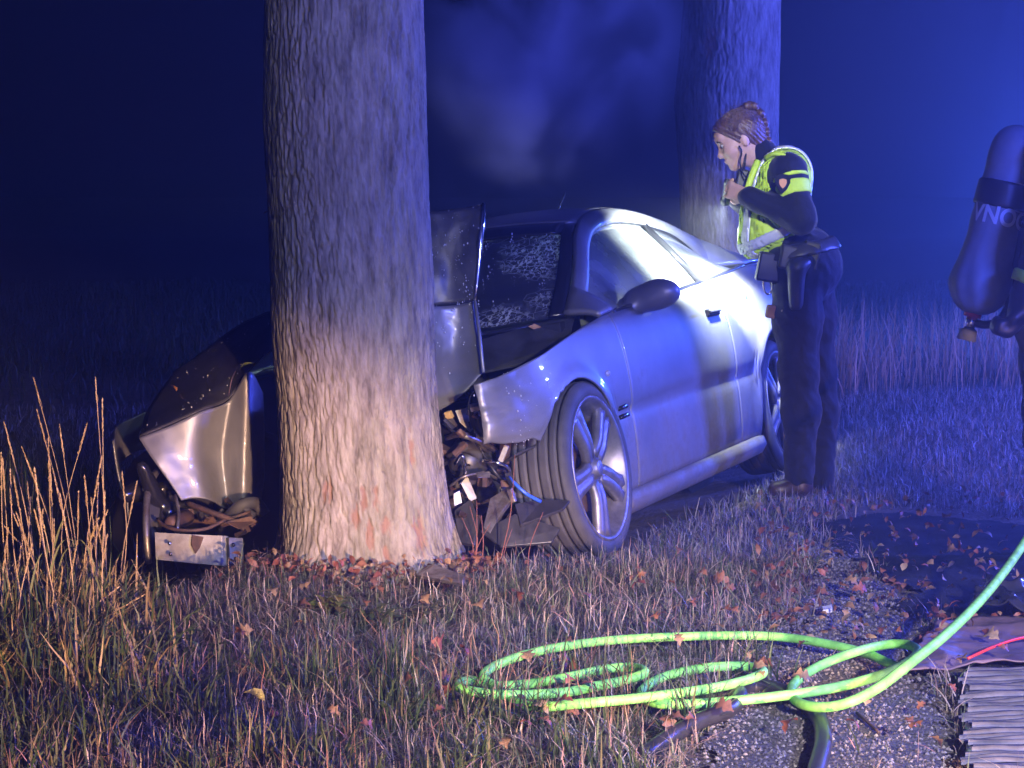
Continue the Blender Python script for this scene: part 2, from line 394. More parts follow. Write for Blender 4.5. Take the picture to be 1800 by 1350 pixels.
M = dict(
    soil=mat('soil', (.06, .046, .03), .95, color2=(.14, .105, .065), scale=14, bump=.8, bscale=60, dist=.02),
    blade=mat('grass_blade', rough=.5, vcol=True, trans=.3),
    leaf=mat('dead_leaf', rough=.6, vcol=True, var=.35, scale=60, trans=.2),
    gravel=mat('gravel', (.12, .105, .10), .85, color2=(.045, .04, .037), scale=90, bump=1.0, bscale=110, dist=.012),
    stone=mat('pebble', rough=.75, vcol=True),
    road=mat('wet_asphalt', (.030, .030, .032), .85, color2=(.014, .014, .015), spec=.12, scale=6, bump=.9, bscale=150, dist=.010, rvar=.1),
    paint=mat('silver_paint', (.19, .19, .205), .42, metal=.42, coat=.3, color2=(.145, .145, .155), scale=3, rvar=.05, bump=.03, bscale=6, dist=.004),
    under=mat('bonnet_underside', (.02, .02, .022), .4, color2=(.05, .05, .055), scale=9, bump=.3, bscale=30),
    plastic=mat('black_plastic', (.022, .022, .024), .42, color2=(.035, .034, .035), scale=20, bump=.15, bscale=90),
    rubber=mat('tyre_rubber', (.035, .034, .036), .72, color2=(.06, .058, .058), scale=12, bump=.2, bscale=120),
    alloy=mat('alloy', (.24, .23, .25), .45, metal=.65, color2=(.13, .125, .13), scale=16, rvar=.08),
    steel=mat('dull_steel', (.34, .33, .32), .45, metal=.8, color2=(.16, .12, .10), scale=18, rvar=.15, bump=.2, bscale=30),
    rust=mat('rusty_steel', (.13, .07, .05), .7, metal=.3, color2=(.05, .035, .03), scale=25, bump=.4, bscale=60),
    greyplast=mat('pale_plastic', (.42, .41, .37), .45, color2=(.25, .23, .20), scale=14),
    chrome=mat('chrome', (.8, .8, .82), .12, metal=1.0),
    black=mat('flat_black', (.008, .008, .009), .8),
    trimblack=mat('gloss_trim', (.012, .012, .014), .2),
    seat=mat('seat_cloth', (.22, .25, .22), .9, color2=(.12, .14, .12), scale=50, bump=.3, bscale=200),
    tan=mat('tan_cloth', (.42, .24, .12), .8, color2=(.32, .17, .08), scale=14, bump=.2),
    lens=mat('red_lens', (.35, .01, .01), .15, coat=.5),
    glass=glass('window_glass', (.80, .92, .84), 0, .5),
    smash=glass('smashed_windscreen', (.45, .55, .62), .9, .10),
    skin=mat('skin', (.60, .38, .28), .5, color2=(.52, .30, .22), scale=18, bump=.08, bscale=120),
    hair=mat('hair', (.14, .075, .04), .42, color2=(.06, .03, .017), scale=40, stretch=(1, 1, .25), bump=.9, bscale=90, dist=.006),
    navy=mat('navy_cloth', (.005, .006, .010), .78, color2=(.009, .010, .016), scale=22, bump=.7, bscale=45, dist=.004, spec=.25, sheen=.12),
    hivis=mat('hi_vis_yellow', (.66, .92, .04), .6, color2=(.46, .70, .03), scale=9, bump=.3, bscale=40),
    reflect=mat('reflective_silver', (.72, .74, .76), .35, metal=.3, color2=(.62, .64, .66), scale=30),
    leather=mat('boot_leather', (.045, .025, .016), .42, color2=(.025, .015, .010), scale=12, bump=.3, bscale=70),
    tanpouch=mat('tan_pouch', (.45, .30, .12), .7, color2=(.36, .22, .09), scale=20),
    emblem=mat('emblem_orange', (.55, .22, .04), .5),
    suit=mat('fire_suit', (.06, .052, .045), .8, color2=(.04, .036, .032), scale=12, bump=.4, bscale=50),
    cover=mat('cylinder_cover', (.32, .34, .38), .55, color2=(.25, .27, .31), scale=10, bump=.25, bscale=26, dist=.006),
    letter=mat('white_print', (.75, .77, .8), .5),
    hose=mat('green_hose', (.26, .74, .15), .62, color2=(.14, .42, .08), scale=24, rvar=.08, bump=.1, bscale=200),
    hose2=mat('black_hose', (.02, .02, .024), .35, color2=(.03, .03, .034), scale=16, bump=.2, bscale=120),
    tarp=mat('grey_tarp', (.17, .11, .12), .55, color2=(.11, .08, .09), scale=4, bump=.5, bscale=9, dist=.02),
    sheet=mat('black_sheet', (.02, .022, .03), .22, color2=(.03, .03, .04), scale=5, bump=.3, bscale=14, dist=.01),
    ribs=mat('ribbed_mat', (.11, .10, .105), .6, color2=(.05, .047, .047), scale=14, bump=.3, bscale=80),
    redcord=mat('red_cord', (.55, .04, .03), .5),
    drop=mat('water_drop', (.75, .78, .8), .05, spec=1.0, metal=.2),
    bluegleam=mat('blue_gleam', (.03, .10, .55), .35),
    stem=mat('plant_stem', rough=.6, vcol=True, trans=.15),
    white=mat('white_plastic', (.60, .59, .56), .4, var=.4, scale=20),
    eye=mat('eyeball', (.42, .40, .38), .2),
)
def add_mud(m):
    """road dirt and dried spray: brown specks and film, thicker low on the body"""
    nt = m.node_tree; N = nt.nodes; L = nt.links; b = N['Principled BSDF']; old = b.inputs['Base Color'].links[0].from_socket
    tc = N.new('ShaderNodeTexCoord'); sx = N.new('ShaderNodeSeparateXYZ'); L.new(tc.outputs['Object'], sx.inputs[0])
    n1 = N.new('ShaderNodeTexNoise'); n1.inputs['Scale'].default_value = 7; n1.inputs['Detail'].default_value = 9; n1.inputs['Roughness'].default_value = .75; L.new(tc.outputs['Object'], n1.inputs['Vector'])
    h = N.new('ShaderNodeMapRange'); h.inputs[1].default_value = .12; h.inputs[2].default_value = .75; h.inputs[3].default_value = .30; h.inputs[4].default_value = -.08; L.new(sx.outputs['Z'], h.inputs[0])
    a = N.new('ShaderNodeMath'); a.operation = 'ADD'; L.new(n1.outputs['Fac'], a.inputs[0]); L.new(h.outputs[0], a.inputs[1])
    r = N.new('ShaderNodeMapRange'); r.inputs[1].default_value = .56; r.inputs[2].default_value = .78; r.inputs[4].default_value = .75; L.new(a.outputs[0], r.inputs[0])
    mx = N.new('ShaderNodeMix'); mx.data_type = 'RGBA'; L.new(r.outputs[0], mx.inputs[0]); L.new(old, mx.inputs[6]); mx.inputs[7].default_value = (.10, .08, .06, 1); L.new(mx.outputs[2], b.inputs['Base Color'])
    ro = N.new('ShaderNodeMapRange'); ro.inputs[3].default_value = .45; ro.inputs[4].default_value = .8; L.new(r.outputs[0], ro.inputs[0]); L.new(ro.outputs[0], b.inputs['Roughness'])
    me_ = N.new('ShaderNodeMapRange'); me_.inputs[3].default_value = b.inputs['Metallic'].default_value; me_.inputs[4].default_value = 0; L.new(r.outputs[0], me_.inputs[0]); L.new(me_.outputs[0], b.inputs['Metallic'])
    c = N.new('ShaderNodeMapRange'); c.inputs[3].default_value = .22; c.inputs[4].default_value = 0; L.new(r.outputs[0], c.inputs[0]); L.new(c.outputs[0], b.inputs['Coat Weight'])
add_mud(M['paint'])
# ------------------------------------------------------------------ ground, path, road
def axis(lo, hi, step, far, g=1.35):
    a = list(np.arange(lo, hi + 1e-6, step)); s = step
    r = []; x = hi
    while x < far: s *= g; x += s; r.append(x)
    l = []; x = lo; s = step
    while x > -far: s *= g; x -= s; l.append(x)
    return np.array(l[::-1] + a + r)
gx, gy = axis(-3.5, 4.0, .06, 600), axis(2.5, 11.0, .06, 600)
XX, YY = np.meshgrid(gx, gy, indexing='ij')
setting(mesh('ground', np.stack([XX, YY, ground_h(XX, YY)], -1).reshape(-1, 3), gridf(len(gx), len(gy)), M['soil']))

def inpoly(x, y, poly):
    x = np.asarray(x, float); y = np.asarray(y, float); c = np.zeros(x.shape, bool); n = len(poly); j = n - 1
    for i in range(n):
        xi, yi = poly[i][:2]; xj, yj = poly[j][:2]
        c ^= ((yi > y) != (yj > y)) & (x < (xj - xi) * (y - yi) / (yj - yi + 1e-12) + xi); j = i
    return c
def flat_sheet(name, poly, up, m, step=.02):
    P = np.array([p[:2] for p in poly]); lo, hi = P.min(0), P.max(0)
    xs = np.arange(lo[0], hi[0] + step, step); ys = np.arange(lo[1], hi[1] + step, step)
    X, Y = np.meshgrid(xs, ys, indexing='ij')
    jx = (fbm(X * 7, Y * 7, 21) - .47) * .22; jy = (fbm(X * 7, Y * 7, 31) - .47) * .22      # ragged edge
    ins = inpoly(X + jx, Y + jy, poly)
    Z = ground_h(X, Y) + up
    Fq = gridf(len(xs), len(ys)); k = ins.ravel()[Fq].all(1)
    used = np.unique(Fq[k]); mp = np.full(X.size, -1); mp[used] = np.arange(len(used))
    return setting(mesh(name, np.stack([X, Y, Z], -1).reshape(-1, 3)[used], mp[Fq[k]], m))
PATH = [G(*p)[:2] for p in ((1500, 915), (1452, 975), (1420, 1060), (1330, 1160), (1270, 1250), (1215, 1350), (1200, 1420), (1700, 1420), (1660, 1250), (1650, 1150), (1600, 1085), (1520, 1010))]
ROAD = [G(*p)[:2] for p in ((1400, 925), (1500, 990), (1600, 1075), (1665, 1150), (1690, 1195), (2300, 1195), (2300, 950), (1760, 925), (1560, 905))]
flat_sheet('gravel_path', PATH, .012, M['gravel'])
flat_sheet('road', ROAD, .016, M['road'])

# ------------------------------------------------------------------ trees
def bark_mat(name, scar):
    m = bpy.data.materials.new(name); m.use_nodes = True; nt = m.node_tree; N = nt.nodes; L = nt.links; b = N['Principled BSDF']
    b.inputs['Roughness'].default_value = .85; b.inputs['Specular IOR Level'].default_value = .25
    tc = N.new('ShaderNodeTexCoord')
    def noise(scale, st, det=5):
        mp = N.new('ShaderNodeMapping'); mp.inputs['Scale'].default_value = st; L.new(tc.outputs['Object'], mp.inputs[0])
        n = N.new('ShaderNodeTexNoise'); n.inputs['Scale'].default_value = scale; n.inputs['Detail'].default_value = det; n.inputs['Roughness'].default_value = .68; L.new(mp.outputs[0], n.inputs['Vector']); return n
    def ramp(src, pts):
        r = N.new('ShaderNodeValToRGB'); L.new(src, r.inputs[0]); e = r.color_ramp.elements
        e[0].position, e[0].color = pts[0][0], (*pts[0][1], 1); e[1].position, e[1].color = pts[1][0], (*pts[1][1], 1)
        for p, c in pts[2:]: x = e.new(p); x.color = (*c, 1)
        return r
    n1 = noise(34, (1, 1, .22)); r1 = ramp(n1.outputs['Fac'], [(.30, (.10, .080, .062)), (.72, (.36, .315, .265)), (.5, (.24, .205, .17))])
    n2 = noise(3.2, (1, 1, .6)); r2 = ramp(n2.outputs['Fac'], [(.42, (1, 1, 1)), (.66, (.78, .84, .74))])
    mx = N.new('ShaderNodeMix'); mx.data_type = 'RGBA'; mx.blend_type = 'MULTIPLY'; mx.inputs[0].default_value = 1; L.new(r1.outputs[0], mx.inputs[6]); L.new(r2.outputs[0], mx.inputs[7])
    src = mx.outputs[2]
    at = N.new('ShaderNodeAttribute'); at.attribute_name = 'Col'          # r: fissure dirt, g: bared wood
    sp = N.new('ShaderNodeSeparateColor'); L.new(at.outputs['Color'], sp.inputs[0])
    m2 = N.new('ShaderNodeMix'); m2.data_type = 'RGBA'; L.new(sp.outputs[1], m2.inputs[0]); L.new(src, m2.inputs[6]); m2.inputs[7].default_value = (.22, .12, .08, 1)
    L.new(m2.outputs[2], b.inputs['Base Color'])
    n3 = noise(120, (1, 1, .3)); bp = N.new('ShaderNodeBump'); bp.inputs['Strength'].default_value = .9; bp.inputs['Distance'].default_value = .005; L.new(n3.outputs['Fac'], bp.inputs['Height']); L.new(bp.outputs[0], b.inputs['Normal'])
    return m
M['bark'] = bark_mat('bark', True)
M['crownleaf'] = mat('tree_leaf', (.05, .08, .02), .6, color2=(.12, .09, .02), scale=3, trans=.3)

def make_tree(base, prof, label, scars, seed, nth=420, dz=.006, zfine=2.4, group=None):
    """prof: rows of (height above base, centre dx, radius)"""
    prof = np.array(prof, float)
    root = thing('roadside_tree', base, label, 'tree', group)
    zs = np.r_[np.arange(-.20, zfine, dz), np.linspace(zfine, 5.6, 50)]
    th = np.arange(nth) * 2 * math.pi / nth
    TT, ZZ = np.meshgrid(th, zs)
    R = np.interp(ZZ, prof[:, 0], prof[:, 2]); DX = np.interp(ZZ, prof[:, 0], prof[:, 1])
    c, s = np.cos(TT), np.sin(TT)
    # noise laid over the unrolled trunk, made periodic by blending
    def per(fn):
        k = TT / (2 * math.pi); a = fn(TT * .27); b_ = fn((TT - 2 * math.pi) * .27); t = sst(k, .8, 1.0)
        return a * (1 - t) + b_ * t
    warp = per(lambda a: fbm(a * 9, ZZ * 3, seed)) * .045
    rid = per(lambda a: 1 - np.abs(2 * fbm((a + warp) * 80, ZZ * 9.5, seed + 5, 3) / .875 - 1))   # long fissures
    rid2 = per(lambda a: 1 - np.abs(2 * fbm((a + warp) * 130, ZZ * 20, seed + 9, 2) / .75 - 1))
    lump = per(lambda a: fbm(a * 5, ZZ * 1.6, seed + 13, 3)) - .44
    fiss = sst(rid, .78, .99)
    disp = -.0065 * fiss - .003 * sst(rid2, .72, 1.0) + .018 * lump + .005 * per(lambda a: fbm(a * 130, ZZ * 40, seed + 17, 2))
    disp = disp + .05 * np.exp(-np.maximum(ZZ, 0) / .10) * (.35 + .65 * (np.cos(TT * 5 + seed) * .5 + .5))   # root flare
    scar = np.zeros_like(R)
    for (a0, z0, wa, wz) in scars:
        d = ((TT - a0 + math.pi) % (2 * math.pi) - math.pi) / wa
        q = np.exp(-(d * d + ((ZZ - z0) / wz)**2) * 1.2) + (fbm(TT * 30, ZZ * 40, 5) - .46) * 1.5
        scar = np.maximum(scar, .8 * sst(q, .45, .8))
    disp = disp - .007 * scar
    rr = R + disp
    V = np.stack([DX + rr * c, rr * s, ZZ], -1).reshape(-1, 3)
    Fq = gridf(len(zs), nth, True)[:, ::-1]
    col = np.stack([fiss, scar, 0 * R], -1).reshape(-1, 3)
    mesh('trunk', V, Fq.copy(), M['bark'], root, col=col)
    rg = np.random.default_rng(seed); top = np.array([prof[-1, 1], 0, 5.5]); leafP = []
    for k in range(6):
        a = k * 1.05 + rg.random(); e = top + np.array([math.cos(a) * (1.0 + rg.random()), math.sin(a) * (1.0 + rg.random()), 1.2 + rg.random() * 1.3])
        mid = (top + e) / 2 + np.array([0, 0, .35]); P = spline([top - [0, 0, .4], mid, e], 12)
        tube('limb', P, np.linspace(.13, .03, 12), M['bark'], root, seg=10); leafP += [P[-1], P[8], P[6]]
    leafP = np.array(leafP); n = 2600
    ctr = leafP[rg.integers(0, len(leafP), n)] + rg.normal(0, .38, (n, 3)); ctr[:, 2] = np.clip(ctr[:, 2], 4.6, 8.3)
    d1 = rg.normal(0, 1, (n, 3)); d1 /= np.linalg.norm(d1, axis=1)[:, None]; d2 = np.cross(d1, rg.normal(0, 1, (n, 3))); d2 /= np.linalg.norm(d2, axis=1)[:, None]
    d1 *= .07; d2 *= .045
    V = np.stack([ctr - d1, ctr + d2, ctr + d1, ctr - d2], 1).reshape(-1, 3)
    mesh('crown', V, np.arange(4 * n).reshape(n, 4), M['crownleaf'], root, smooth=False)
    return root
TB = np.array([-.475, 5.98, .10])
def tree1_row(y, c, hw): return (1.25 - (y - 342) / 552 - .10 + .0, (c - 900) / 552 - TB[0], hw / 552)
pr = [tree1_row(*q) for q in ((1040, 645, 156), (980, 644, 150), (900, 640, 146), (800, 634, 143), (700, 628, 140), (590, 621, 143), (470, 618, 142), (350, 613, 141), (200, 609, 142), (0, 610, 137))] + [(3.2, .0, .24), (5.6, .03, .19)]
front = -math.pi / 2
tree1 = make_tree(TB, pr, 'thick grey-barked tree trunk that the silver car has run into', [
    (front + .30, .135, .09, .05), (front + .08, .21, .05, .05), (front + .22, .215, .05, .05), (front - .05, .16, .06, .05), (front - .40, .23, .04, .06), (front - .33, .25, .03, .05),
    (front + .72, .36, .05, .06), (front + .12, .10, .05, .06), (front + .70, .10, .10, .07), (front + .28, .05, .05, .05), (math.pi + .35, .73, .02, .02)], 11, group='trees along the verge')
T2 = np.array([1.27, 11.0, 0.0])
def tree2_row(y, c, hw): return (1.25 - (y - 342) / 300, (c - 900) / 300 - T2[0], hw / 300)
pr2 = [(0, 0, .36)] + [tree2_row(*q) for q in ((560, 1284, 92), (430, 1283, 85), (300, 1278, 85), (180, 1273, 90), (90, 1278, 86), (0, 1280, 83))] + [(3.2, .06, .25), (5.6, .1, .2)]
tree2 = make_tree(T2, pr2, 'tree trunk behind the police officer, lit blue, red-brown low down', [(front - .5, 2.1, .2, .10)], 29, nth=300, dz=.012, group='trees along the verge')

# a dry shoot and a leaf sprouting from the near trunk
def leaf_vf(size, width, curl=.3, n=5, lobes=0.0, seed=0):
    t = np.linspace(0, 1, n + 1); wv = np.sin(np.pi * np.clip(t, 0, 1)**.8) * width * (1 + lobes * np.sin(t * 19 + seed))
    wv[0] = width * .06; wv[-1] = .002 * size
    y = t * size; z = curl * size * (t - t * t) * 2
    L_ = np.stack([-wv, y, z + .25 * wv], 1); C = np.stack([0 * t, y, z], 1); R_ = np.stack([wv, y, z + .25 * wv], 1)
    V = np.stack([L_, C, R_], 1).reshape(-1, 3); Fc = []
    for i in range(n):
        a = i * 3; Fc += [[a, a + 1, a + 4, a + 3], [a + 1, a + 2, a + 5, a + 4]]
    return V, Fc
def place(V, loc, rx, ry, rz, s=1.0):
    from mathutils import Euler
    R = np.array(Euler((rx, ry, rz)).to_matrix()); return (np.asarray(V) * s) @ R.T + np.asarray(loc)
# ------------------------------------------------------------------ the crashed car
# local axes: x rearwards from the front axle, y to the car's right, z up
YAW, ROLL, PITCH = rad(23.2), rad(-10.9), rad(-.1)
Bm = Matrix(((math.sin(YAW), -math.cos(YAW), 0), (math.cos(YAW), math.sin(YAW), 0), (0, 0, 1)))
CARM = (Bm @ Matrix.Rotation(PITCH, 3, 'Y') @ Matrix.Rotation(ROLL, 3, 'X')).to_4x4()
CAR0 = np.array([-.475, 6.65, -.20])
CARM.translation = Vector(CAR0)
car = thing('crashed_car', (0, 0, 0), 'silver two-door car with its front wrapped round the thick tree trunk', 'car')
car.matrix_world = CARM
CI = np.array(CARM.inverted()); CW = np.array(CARM)
def toloc(p): p = np.atleast_2d(p); return (p @ CI[:3, :3].T) + CI[:3, 3]
def toworld(p): p = np.atleast_2d(p); return (p @ CW[:3, :3].T) + CW[:3, 3]
def WL(px, py, Y): return toloc(W(px, py, Y))[0]

def ipz(x, xs, ys): return np.interp(x, xs, ys)
def smoothcurve(xs, ys):
    P = spline(np.stack([xs, ys, np.zeros(len(xs))], 1), 400); return P[:, 0], P[:, 1]
_wz, _wy = smoothcurve([.15, .20, .27, .38, .47, .495, .515, .54, .62, .72, .80, .86, .905, .95, 1.0], [.80, .835, .855, .868, .872, .868, .866, .878, .884, .88, .868, .848, .815, .785, .765])
def halfw(u, z):
    wv = np.interp(z, _wz, _wy)
    wv = wv - .36 * np.clip((-.15 - u) / .8, 0, 1)**1.8 - .20 * np.clip((u - 2.7) / .76, 0, 1)**2.2
    for a in (0, 2.53):                                   # flared arches
        d = np.hypot(u - a, z - .31); wv = wv + .016 * np.exp(-((d - .36) / .05)**2)
    return wv
_tu, _tz = smoothcurve([-.9, -.6, -.3, 0, .3, .55, .8, 1.3, 1.9, 2.3, 2.7, 3.1, 3.35, 3.46], [.62, .69, .755, .805, .845, .868, .88, .903, .935, .958, .985, .985, .965, .93])
def ztop(u): return np.interp(u, _tu, _tz)
def zlow(u, bottom):
    z = np.full_like(np.asarray(u, float), bottom)
    for a, r in ((0, .355), (2.53, .355)):
        q = r * r - (u - a)**2
        z = np.where(q > 0, np.maximum(z, .315 + np.sqrt(np.maximum(q, 0))), z)
    return z
def side_panel(name, u0, u1, sgn, bottom=.155, m='paint', dent=None, nz=26, label=None, torn=False):
    us = np.unique(np.r_[np.arange(u0, u1, .025), u1, [a + s * .354 for a in (0, 2.53) for s in (-1, 1) if u0 < a + s * .354 < u1]])
    lo_, hi_ = zlow(us, bottom), ztop(us)
    if torn: lo_ = np.where(us < -.10, np.maximum(np.where(us < -.30, .52, lo_), .50) + .05 * (fbm(us * 22, us * 0, 6) - .45), lo_)
    s = np.linspace(0, 1, nz)
    Z = lo_[:, None] + (hi_ - lo_)[:, None] * s; U = np.repeat(us[:, None], nz, 1)
    Yv = halfw(U, Z) * sgn
    P = np.stack([U, Yv, Z], -1)
    if dent is not None: P = dent(P)
    Fq = gridf(len(us), nz)
    if sgn < 0: Fq = Fq[:, ::-1]
    o = mesh(name, P.reshape(-1, 3), Fq.copy(), M[m], car, solid=.006, offset=-1)
    if label: o['label'] = label
    return o
def crumple(P):
    """left front wing: nose end pushed in, ragged and rippled"""
    u, y, z = P[..., 0], P[..., 1], P[..., 2]
    k = sst(-u, .20, .55); n = fbm(u * 9, z * 9, 4) - .45; n2 = fbm(u * 4, z * 5, 8) - .45
    P = P.copy(); P[..., 1] += k * (.05 + .05 * n) + .012 * n2 * sst(-u, -.1, .3); P[..., 0] += k * .07 * n; P[..., 2] += k * .03 * n2
    return P
# left side
side_panel('front_wing', -.50, .531, -1, bottom=.22, dent=crumple, nz=34, torn=True, label='dented left front wing with its front edge torn')
side_panel('door', .535, 1.876, -1, bottom=.22)
side_panel('rear_wing', 1.88, 3.46, -1, bottom=.22)
# right side
side_panel('front_wing', -.42, .531, 1, bottom=.22, dent=lambda P: np.stack([P[..., 0], P[..., 1] - sst(-P[..., 0], .1, .45) * .12, P[..., 2]], -1))
side_panel('door', .535, 1.87, 1, bottom=.22); side_panel('rear_wing', 1.88, 3.46, 1, bottom=.22)
# sills
for sgn in (-1, 1):
    us = np.linspace(.37, 2.165, 50); prof = [(.80, .135), (.845, .15), (.868, .18), (.862, .208), (.83, .222)]
    V = np.array([[u, sgn * y, z] for u in us for y, z in prof]); Fq = gridf(50, 5)
    mesh('sill', V, (Fq[:, ::-1] if sgn < 0 else Fq).copy(), M['paint'], car, solid=.01)

# roof rail curve and glasshouse
RR = spline([(.45, .715, .885), (.62, .69, .99), (.80, .65, 1.10), (.97, .605, 1.195), (1.17, .565, 1.258), (1.47, .54, 1.292), (1.82, .535, 1.282), (2.18, .545, 1.232), (2.55, .575, 1.145), (2.9, .605, 1.045), (3.12, .625, 1.0)], 200)
def rail(u): return np.interp(u, RR[:, 0], RR[:, 1]), np.interp(u, RR[:, 0], RR[:, 2])
def dlo_up(u):
    y, z = rail(u); return y + .035, z - .05 - .5 * np.clip(u - 2.15, 0, 1)**2 - .10 * np.clip(.85 - u, 0, 1)
def belt(u): return halfw(u, ztop(u)) , ztop(u)
U0, U1 = .60, 2.62
def seam(u):                                              # lower border of the painted frame
    yb, zb = belt(u); yd, zd = dlo_up(u); zz = np.maximum(zd, zb + .004)
    ins = (u > U0) & (u < U1)
    return np.where(ins, np.where(zd > zb, yd, yb), yb), np.where(ins, zz, zb)
for sgn in (-1, 1):
    us = np.linspace(.45, 3.12, 130); yr, zr = rail(us); yl, zl = seam(us); t = np.linspace(0, 1, 7)
    Yv = yr[:, None] + (yl - yr)[:, None] * t + .012 * np.sin(t * np.pi); Zv = zr[:, None] + (zl - zr)[:, None] * t + .006 * np.sin(t * np.pi)
    V = np.stack([np.repeat(us[:, None], 7, 1), sgn * Yv, Zv], -1).reshape(-1, 3); Fq = gridf(130, 7)
    mesh('window_pillar', V, (Fq if sgn < 0 else Fq[:, ::-1]).copy(), M['paint'], car, solid=.02)
    # side glass: door pane and small rear pane, black post between
    for a, b, nm in ((U0 + .02, 1.86, 'door_window'), (1.92, U1, 'rear_side_window')):
        us = np.linspace(a, b, 40); yd, zd = seam(us); yb, zb = belt(us); t = np.linspace(0, 1, 10)
        Yv = yd[:, None] + (yb - .012 - yd)[:, None] * t + .010 * np.sin(t * np.pi) - .006; Zv = zd[:, None] + (zb - zd)[:, None] * t
        V = np.stack([np.repeat(us[:, None], 10, 1), sgn * Yv, Zv], -1).reshape(-1, 3); Fq = gridf(40, 10)
        mesh(nm, V, (Fq if sgn < 0 else Fq[:, ::-1]).copy(), M['glass'], car)
    us = np.linspace(U0, U1, 60); yd, zd = seam(us); yb, zb = belt(us)
    loop = np.r_[np.stack([us, sgn * (yd + .004), zd], 1), np.stack([us, sgn * (yb + .002), zb + .004], 1)[::-1]]
    tube('window_seal', np.r_[loop, loop[:1]], .009, M['trimblack'], car, seg=6)
    yd, zd = seam(np.array([1.89])); yb, zb = belt(np.array([1.89]))
    tube('window_post', [(1.89, sgn * (yb[0] - .01), zb[0]), (1.89, sgn * (yd[0] - .006), zd[0])], .026, M['trimblack'], car, seg=8)
def canopy(name, i0, i1, t0, t1, m, lift=0.0, nt_=25, solid=.0, fn=None):
    idx = np.linspace(i0, i1, 40); k = np.arange(200)
    ru, ry, rz = (np.interp(idx, k, RR[:, j]) for j in range(3)); t = np.linspace(t0, t1, nt_)[None, :]
    bul = np.interp(ru, [.45, 1.05, 1.4, 2.2, 2.6, 3.12], [-.20, -.12, -.02, .05, .14, .16]); crown = np.interp(ru, [.45, 1.05, 1.5, 2.2, 3.12], [.02, .045, .055, .05, .03]) + lift
    q = 1 - t * t
    V = np.stack([ru[:, None] + bul[:, None] * q, ry[:, None] * t, rz[:, None] + crown[:, None] * q + lift], -1)
    if fn is not None: V = fn(V)
    Fq = gridf(40, nt_)
    return mesh(name, V.reshape(-1, 3), Fq[:, ::-1].copy(), M[m], car, solid=solid)
ki = lambda u: float(np.interp(u, RR[:, 0], np.arange(200)))
def sag(V):
    V = V.copy(); V[..., 2] += (fbm(V[..., 1] * 5, V[..., 0] * 5, 3) - .45) * .03; return V
canopy('windscreen_surround', ki(.45), ki(1.07), -1.0, -.925, 'trimblack', .002, 4, .012)
canopy('windscreen_surround', ki(.45), ki(1.07), .925, 1.0, 'trimblack', .002, 4, .012)
canopy('windscreen_surround', ki(.98), ki(1.09), -.925, .925, 'trimblack', .003, 25, .012)
canopy('windscreen', ki(.45), ki(.99), -.93, .93, 'smash', 0, 25, 0, sag)['label'] = 'smashed windscreen crazed with white cracks'
canopy('roof', ki(1.09), ki(2.22), -1, 1, 'paint', 0, 31, .02)
canopy('rear_window', ki(2.24), ki(2.98), -.93, .93, 'glass', 0)
canopy('rear_window_surround', ki(2.22), ki(2.98), -1, -.93, 'trimblack', .001, 4, .01); canopy('rear_window_surround', ki(2.22), ki(2.98), .93, 1, 'trimblack', .001, 4, .01)
# boot lid, tail
def rowloft(name, rows, m, nt_=21, solid=.012, crown=.02, parent=car):
    rows = np.array(rows, float); t = np.linspace(-1, 1, nt_)
    V = np.array([[r[0] + r[3] * (1 - tt * tt), r[1] * tt, r[2] + crown * (1 - tt * tt)] for r in rows for tt in t]); Fq = gridf(len(rows), nt_)
    return mesh(name, V, Fq[:, ::-1].copy(), M[m], parent, solid=solid)
rowloft('boot_lid', [(2.98, .62, 1.04, .15), (3.12, .64, 1.01, .15), (3.25, .66, 1.0, .12), (3.38, .66, .985, .09), (3.42, .66, .95, .08), (3.43, .65, .80, .08)], 'paint')
for sgn in (-1, 1):
    us = np.linspace(2.62, 3.42, 20); yb, zb = belt(us)
    yt = np.interp(us, [2.62, 3.12, 3.42], [.60, .635, .655]); zt = np.interp(us, [2.62, 2.95, 3.12, 3.42], [1.0, 1.02, 1.005, .965])
    V = np.concatenate([np.stack([us, sgn * yb, zb], 1), np.stack([us, sgn * (yb + yt) / 2, (zb + zt) / 2 + .012], 1), np.stack([us, sgn * yt, zt], 1)]); n = 20
    Fq = gridf(3, n); mesh('rear_shoulder', V, Fq.copy(), M['paint'], car, solid=.012)
    V, Fc = box_vf((.05, .30, .14)); V[:, 1] += sgn * .50; V[:, 0] += 3.455 - .04; V[:, 2] += .80
    mesh('tail_lamp', V, Fc, M['lens'], car, smooth=False, bevel=.02)
rowloft('rear_bumper', [(3.40, .66, .74, .10), (3.44, .70, .68, .10), (3.45, .72, .55, .10), (3.43, .72, .40, .10), (3.36, .70, .28, .10)], 'paint', crown=0)

